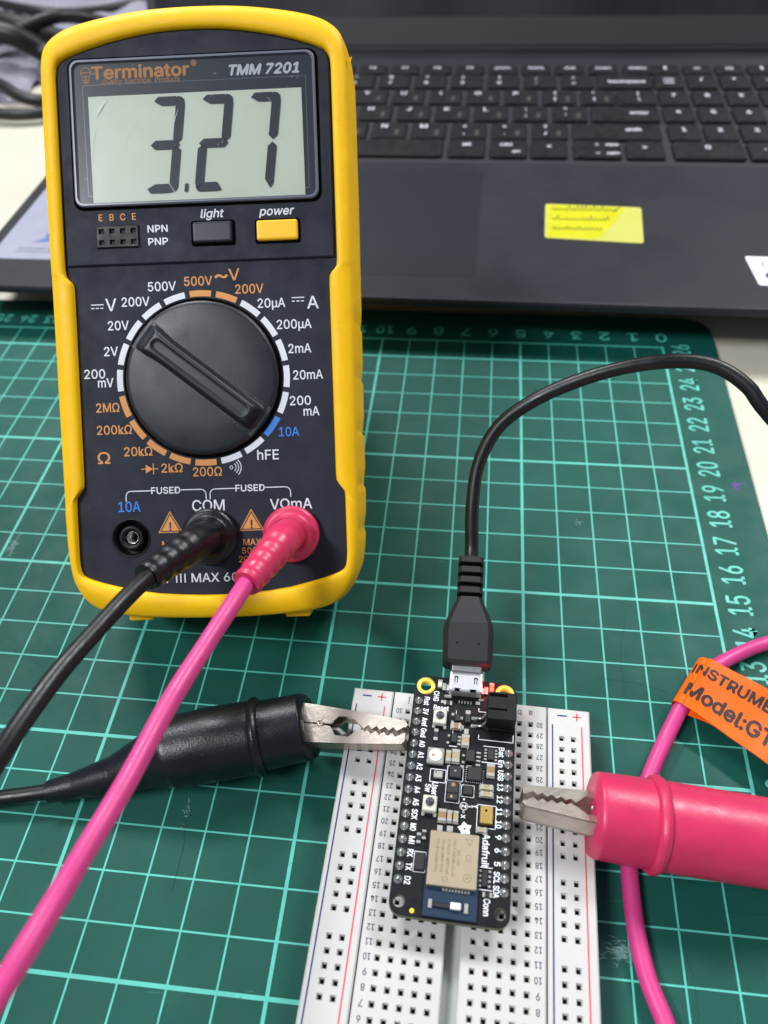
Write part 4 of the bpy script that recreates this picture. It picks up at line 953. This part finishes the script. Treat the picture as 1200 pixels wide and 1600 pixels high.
def tag_text(body, s0, t0, size, bold):
    vs, fs, x0, x1 = glyphs(body); wt = (TL_-BL_).length
    for j, (dx, dy) in enumerate(((0, 0), (bold, 0), (-bold, 0), (0, bold), (0, -bold))): tb.add([tag_pt(s0+x*size+dx, t0+(y*size+dy)/wt, .006+j*.0004) for x, y in vs], fs)
tag_text('INSTRUMENT', -.26, .74, .27, .016); tag_text('Model:GTL', -.14, .31, .34, .020)
tb.build('tag_print', m_ink, tg, kind='stuff')

# ================================================================ clutter at the far left
def bg(name, pts, r, label, grp='black cables heaped on the desk'):
    b = MB(); b.tube(spline(pts, .5), r, 14); o = b.build(name, m_cblk); o['label'] = label; o['category'] = 'cable'; o['group'] = grp
z0 = -.0
bg('loose_cable', [at(-60, -10, 1.2), at(0, 6, 1.2), at(60, 17, 1.2), at(110, 20, 1.0), at(170, 14, .8), at(225, 2, .6), at(300, -20, .4)], .3, 'thin black cable arching over the plastic bag, farthest of the heap')
bg('loose_cable', [at(-60, 18, 1.8), at(0, 30, 1.8), at(40, 40, 1.6), at(75, 52, 1.3), at(120, 70, 1.0), at(200, 110, .4)], .5, 'thick black cable crossing the heap behind the meter')
bg('loose_cable', [at(-50, 75, 1.0), at(0, 58, 1.4), at(40, 42, 1.8), at(90, 26, 2.0), at(140, 30, 1.4), at(190, 45, .8)], .4, 'black cable looping up over the heap beside the meter top')
bg('loose_cable', [at(-60, 50, 2.2), at(0, 50, 2.2), at(35, 62, 1.8), at(70, 82, 1.0), at(120, 120, .3)], .6, 'thickest black cable sinking towards the meter corner')
bg('loose_cable', [at(-50, 112, .6), at(0, 132, .6), at(30, 150, .4), at(70, 158, .2), at(130, 150, .1), at(200, 150, .1)], .35, 'black cable curling in front of the plastic bag')
bg('loose_cable', [at(-60, 172, .2), at(0, 178, .2), at(40, 179, .2), at(75, 175, .2), at(140, 165, .2)], .3, 'lowest black cable lying flat on the bare desk')
def bag(name, cx, cy, w, h, hh, label, sd):
    b = MB(); n = 46; vs, fs = [], []
    for j in range(n+1):
        for i in range(n+1):
            u, v = i/n*2-1, j/n*2-1; r = max(0, 1-(u*u+v*v)*.8)
            p = Vector((cx+u*w, cy+v*h, 0)); q = noise.noise(Vector((p.x*.22, p.y*.22, sd)))*.6+abs(noise.noise(Vector((p.x*.6, p.y*.6, sd+4))))*.5
            vs.append((p.x+q*.5, p.y, -.28+hh*r**.6*(.65+q*.8) if r > 0 else -.28))
    for j in range(n):
        for i in range(n): a = j*(n+1)+i; fs.append((a, a+1, a+n+2, a+n+1))
    b.add(vs, fs, smooth=True); o = b.build(name, m_bag); o['label'] = label; o['category'] = 'plastic bag'
p = at(90, 20, 0); bag('plastic_bag', p.x-3, p.y+3, 14, 15, 1.6, 'crumpled lilac-grey plastic bag under the heap of cables', 3.0)
p = at(8, 118, 0); bag('plastic_bag', p.x-1.5, p.y, 3.6, 3.4, .9, 'small crumpled end of plastic film at the picture edge', 9.0)
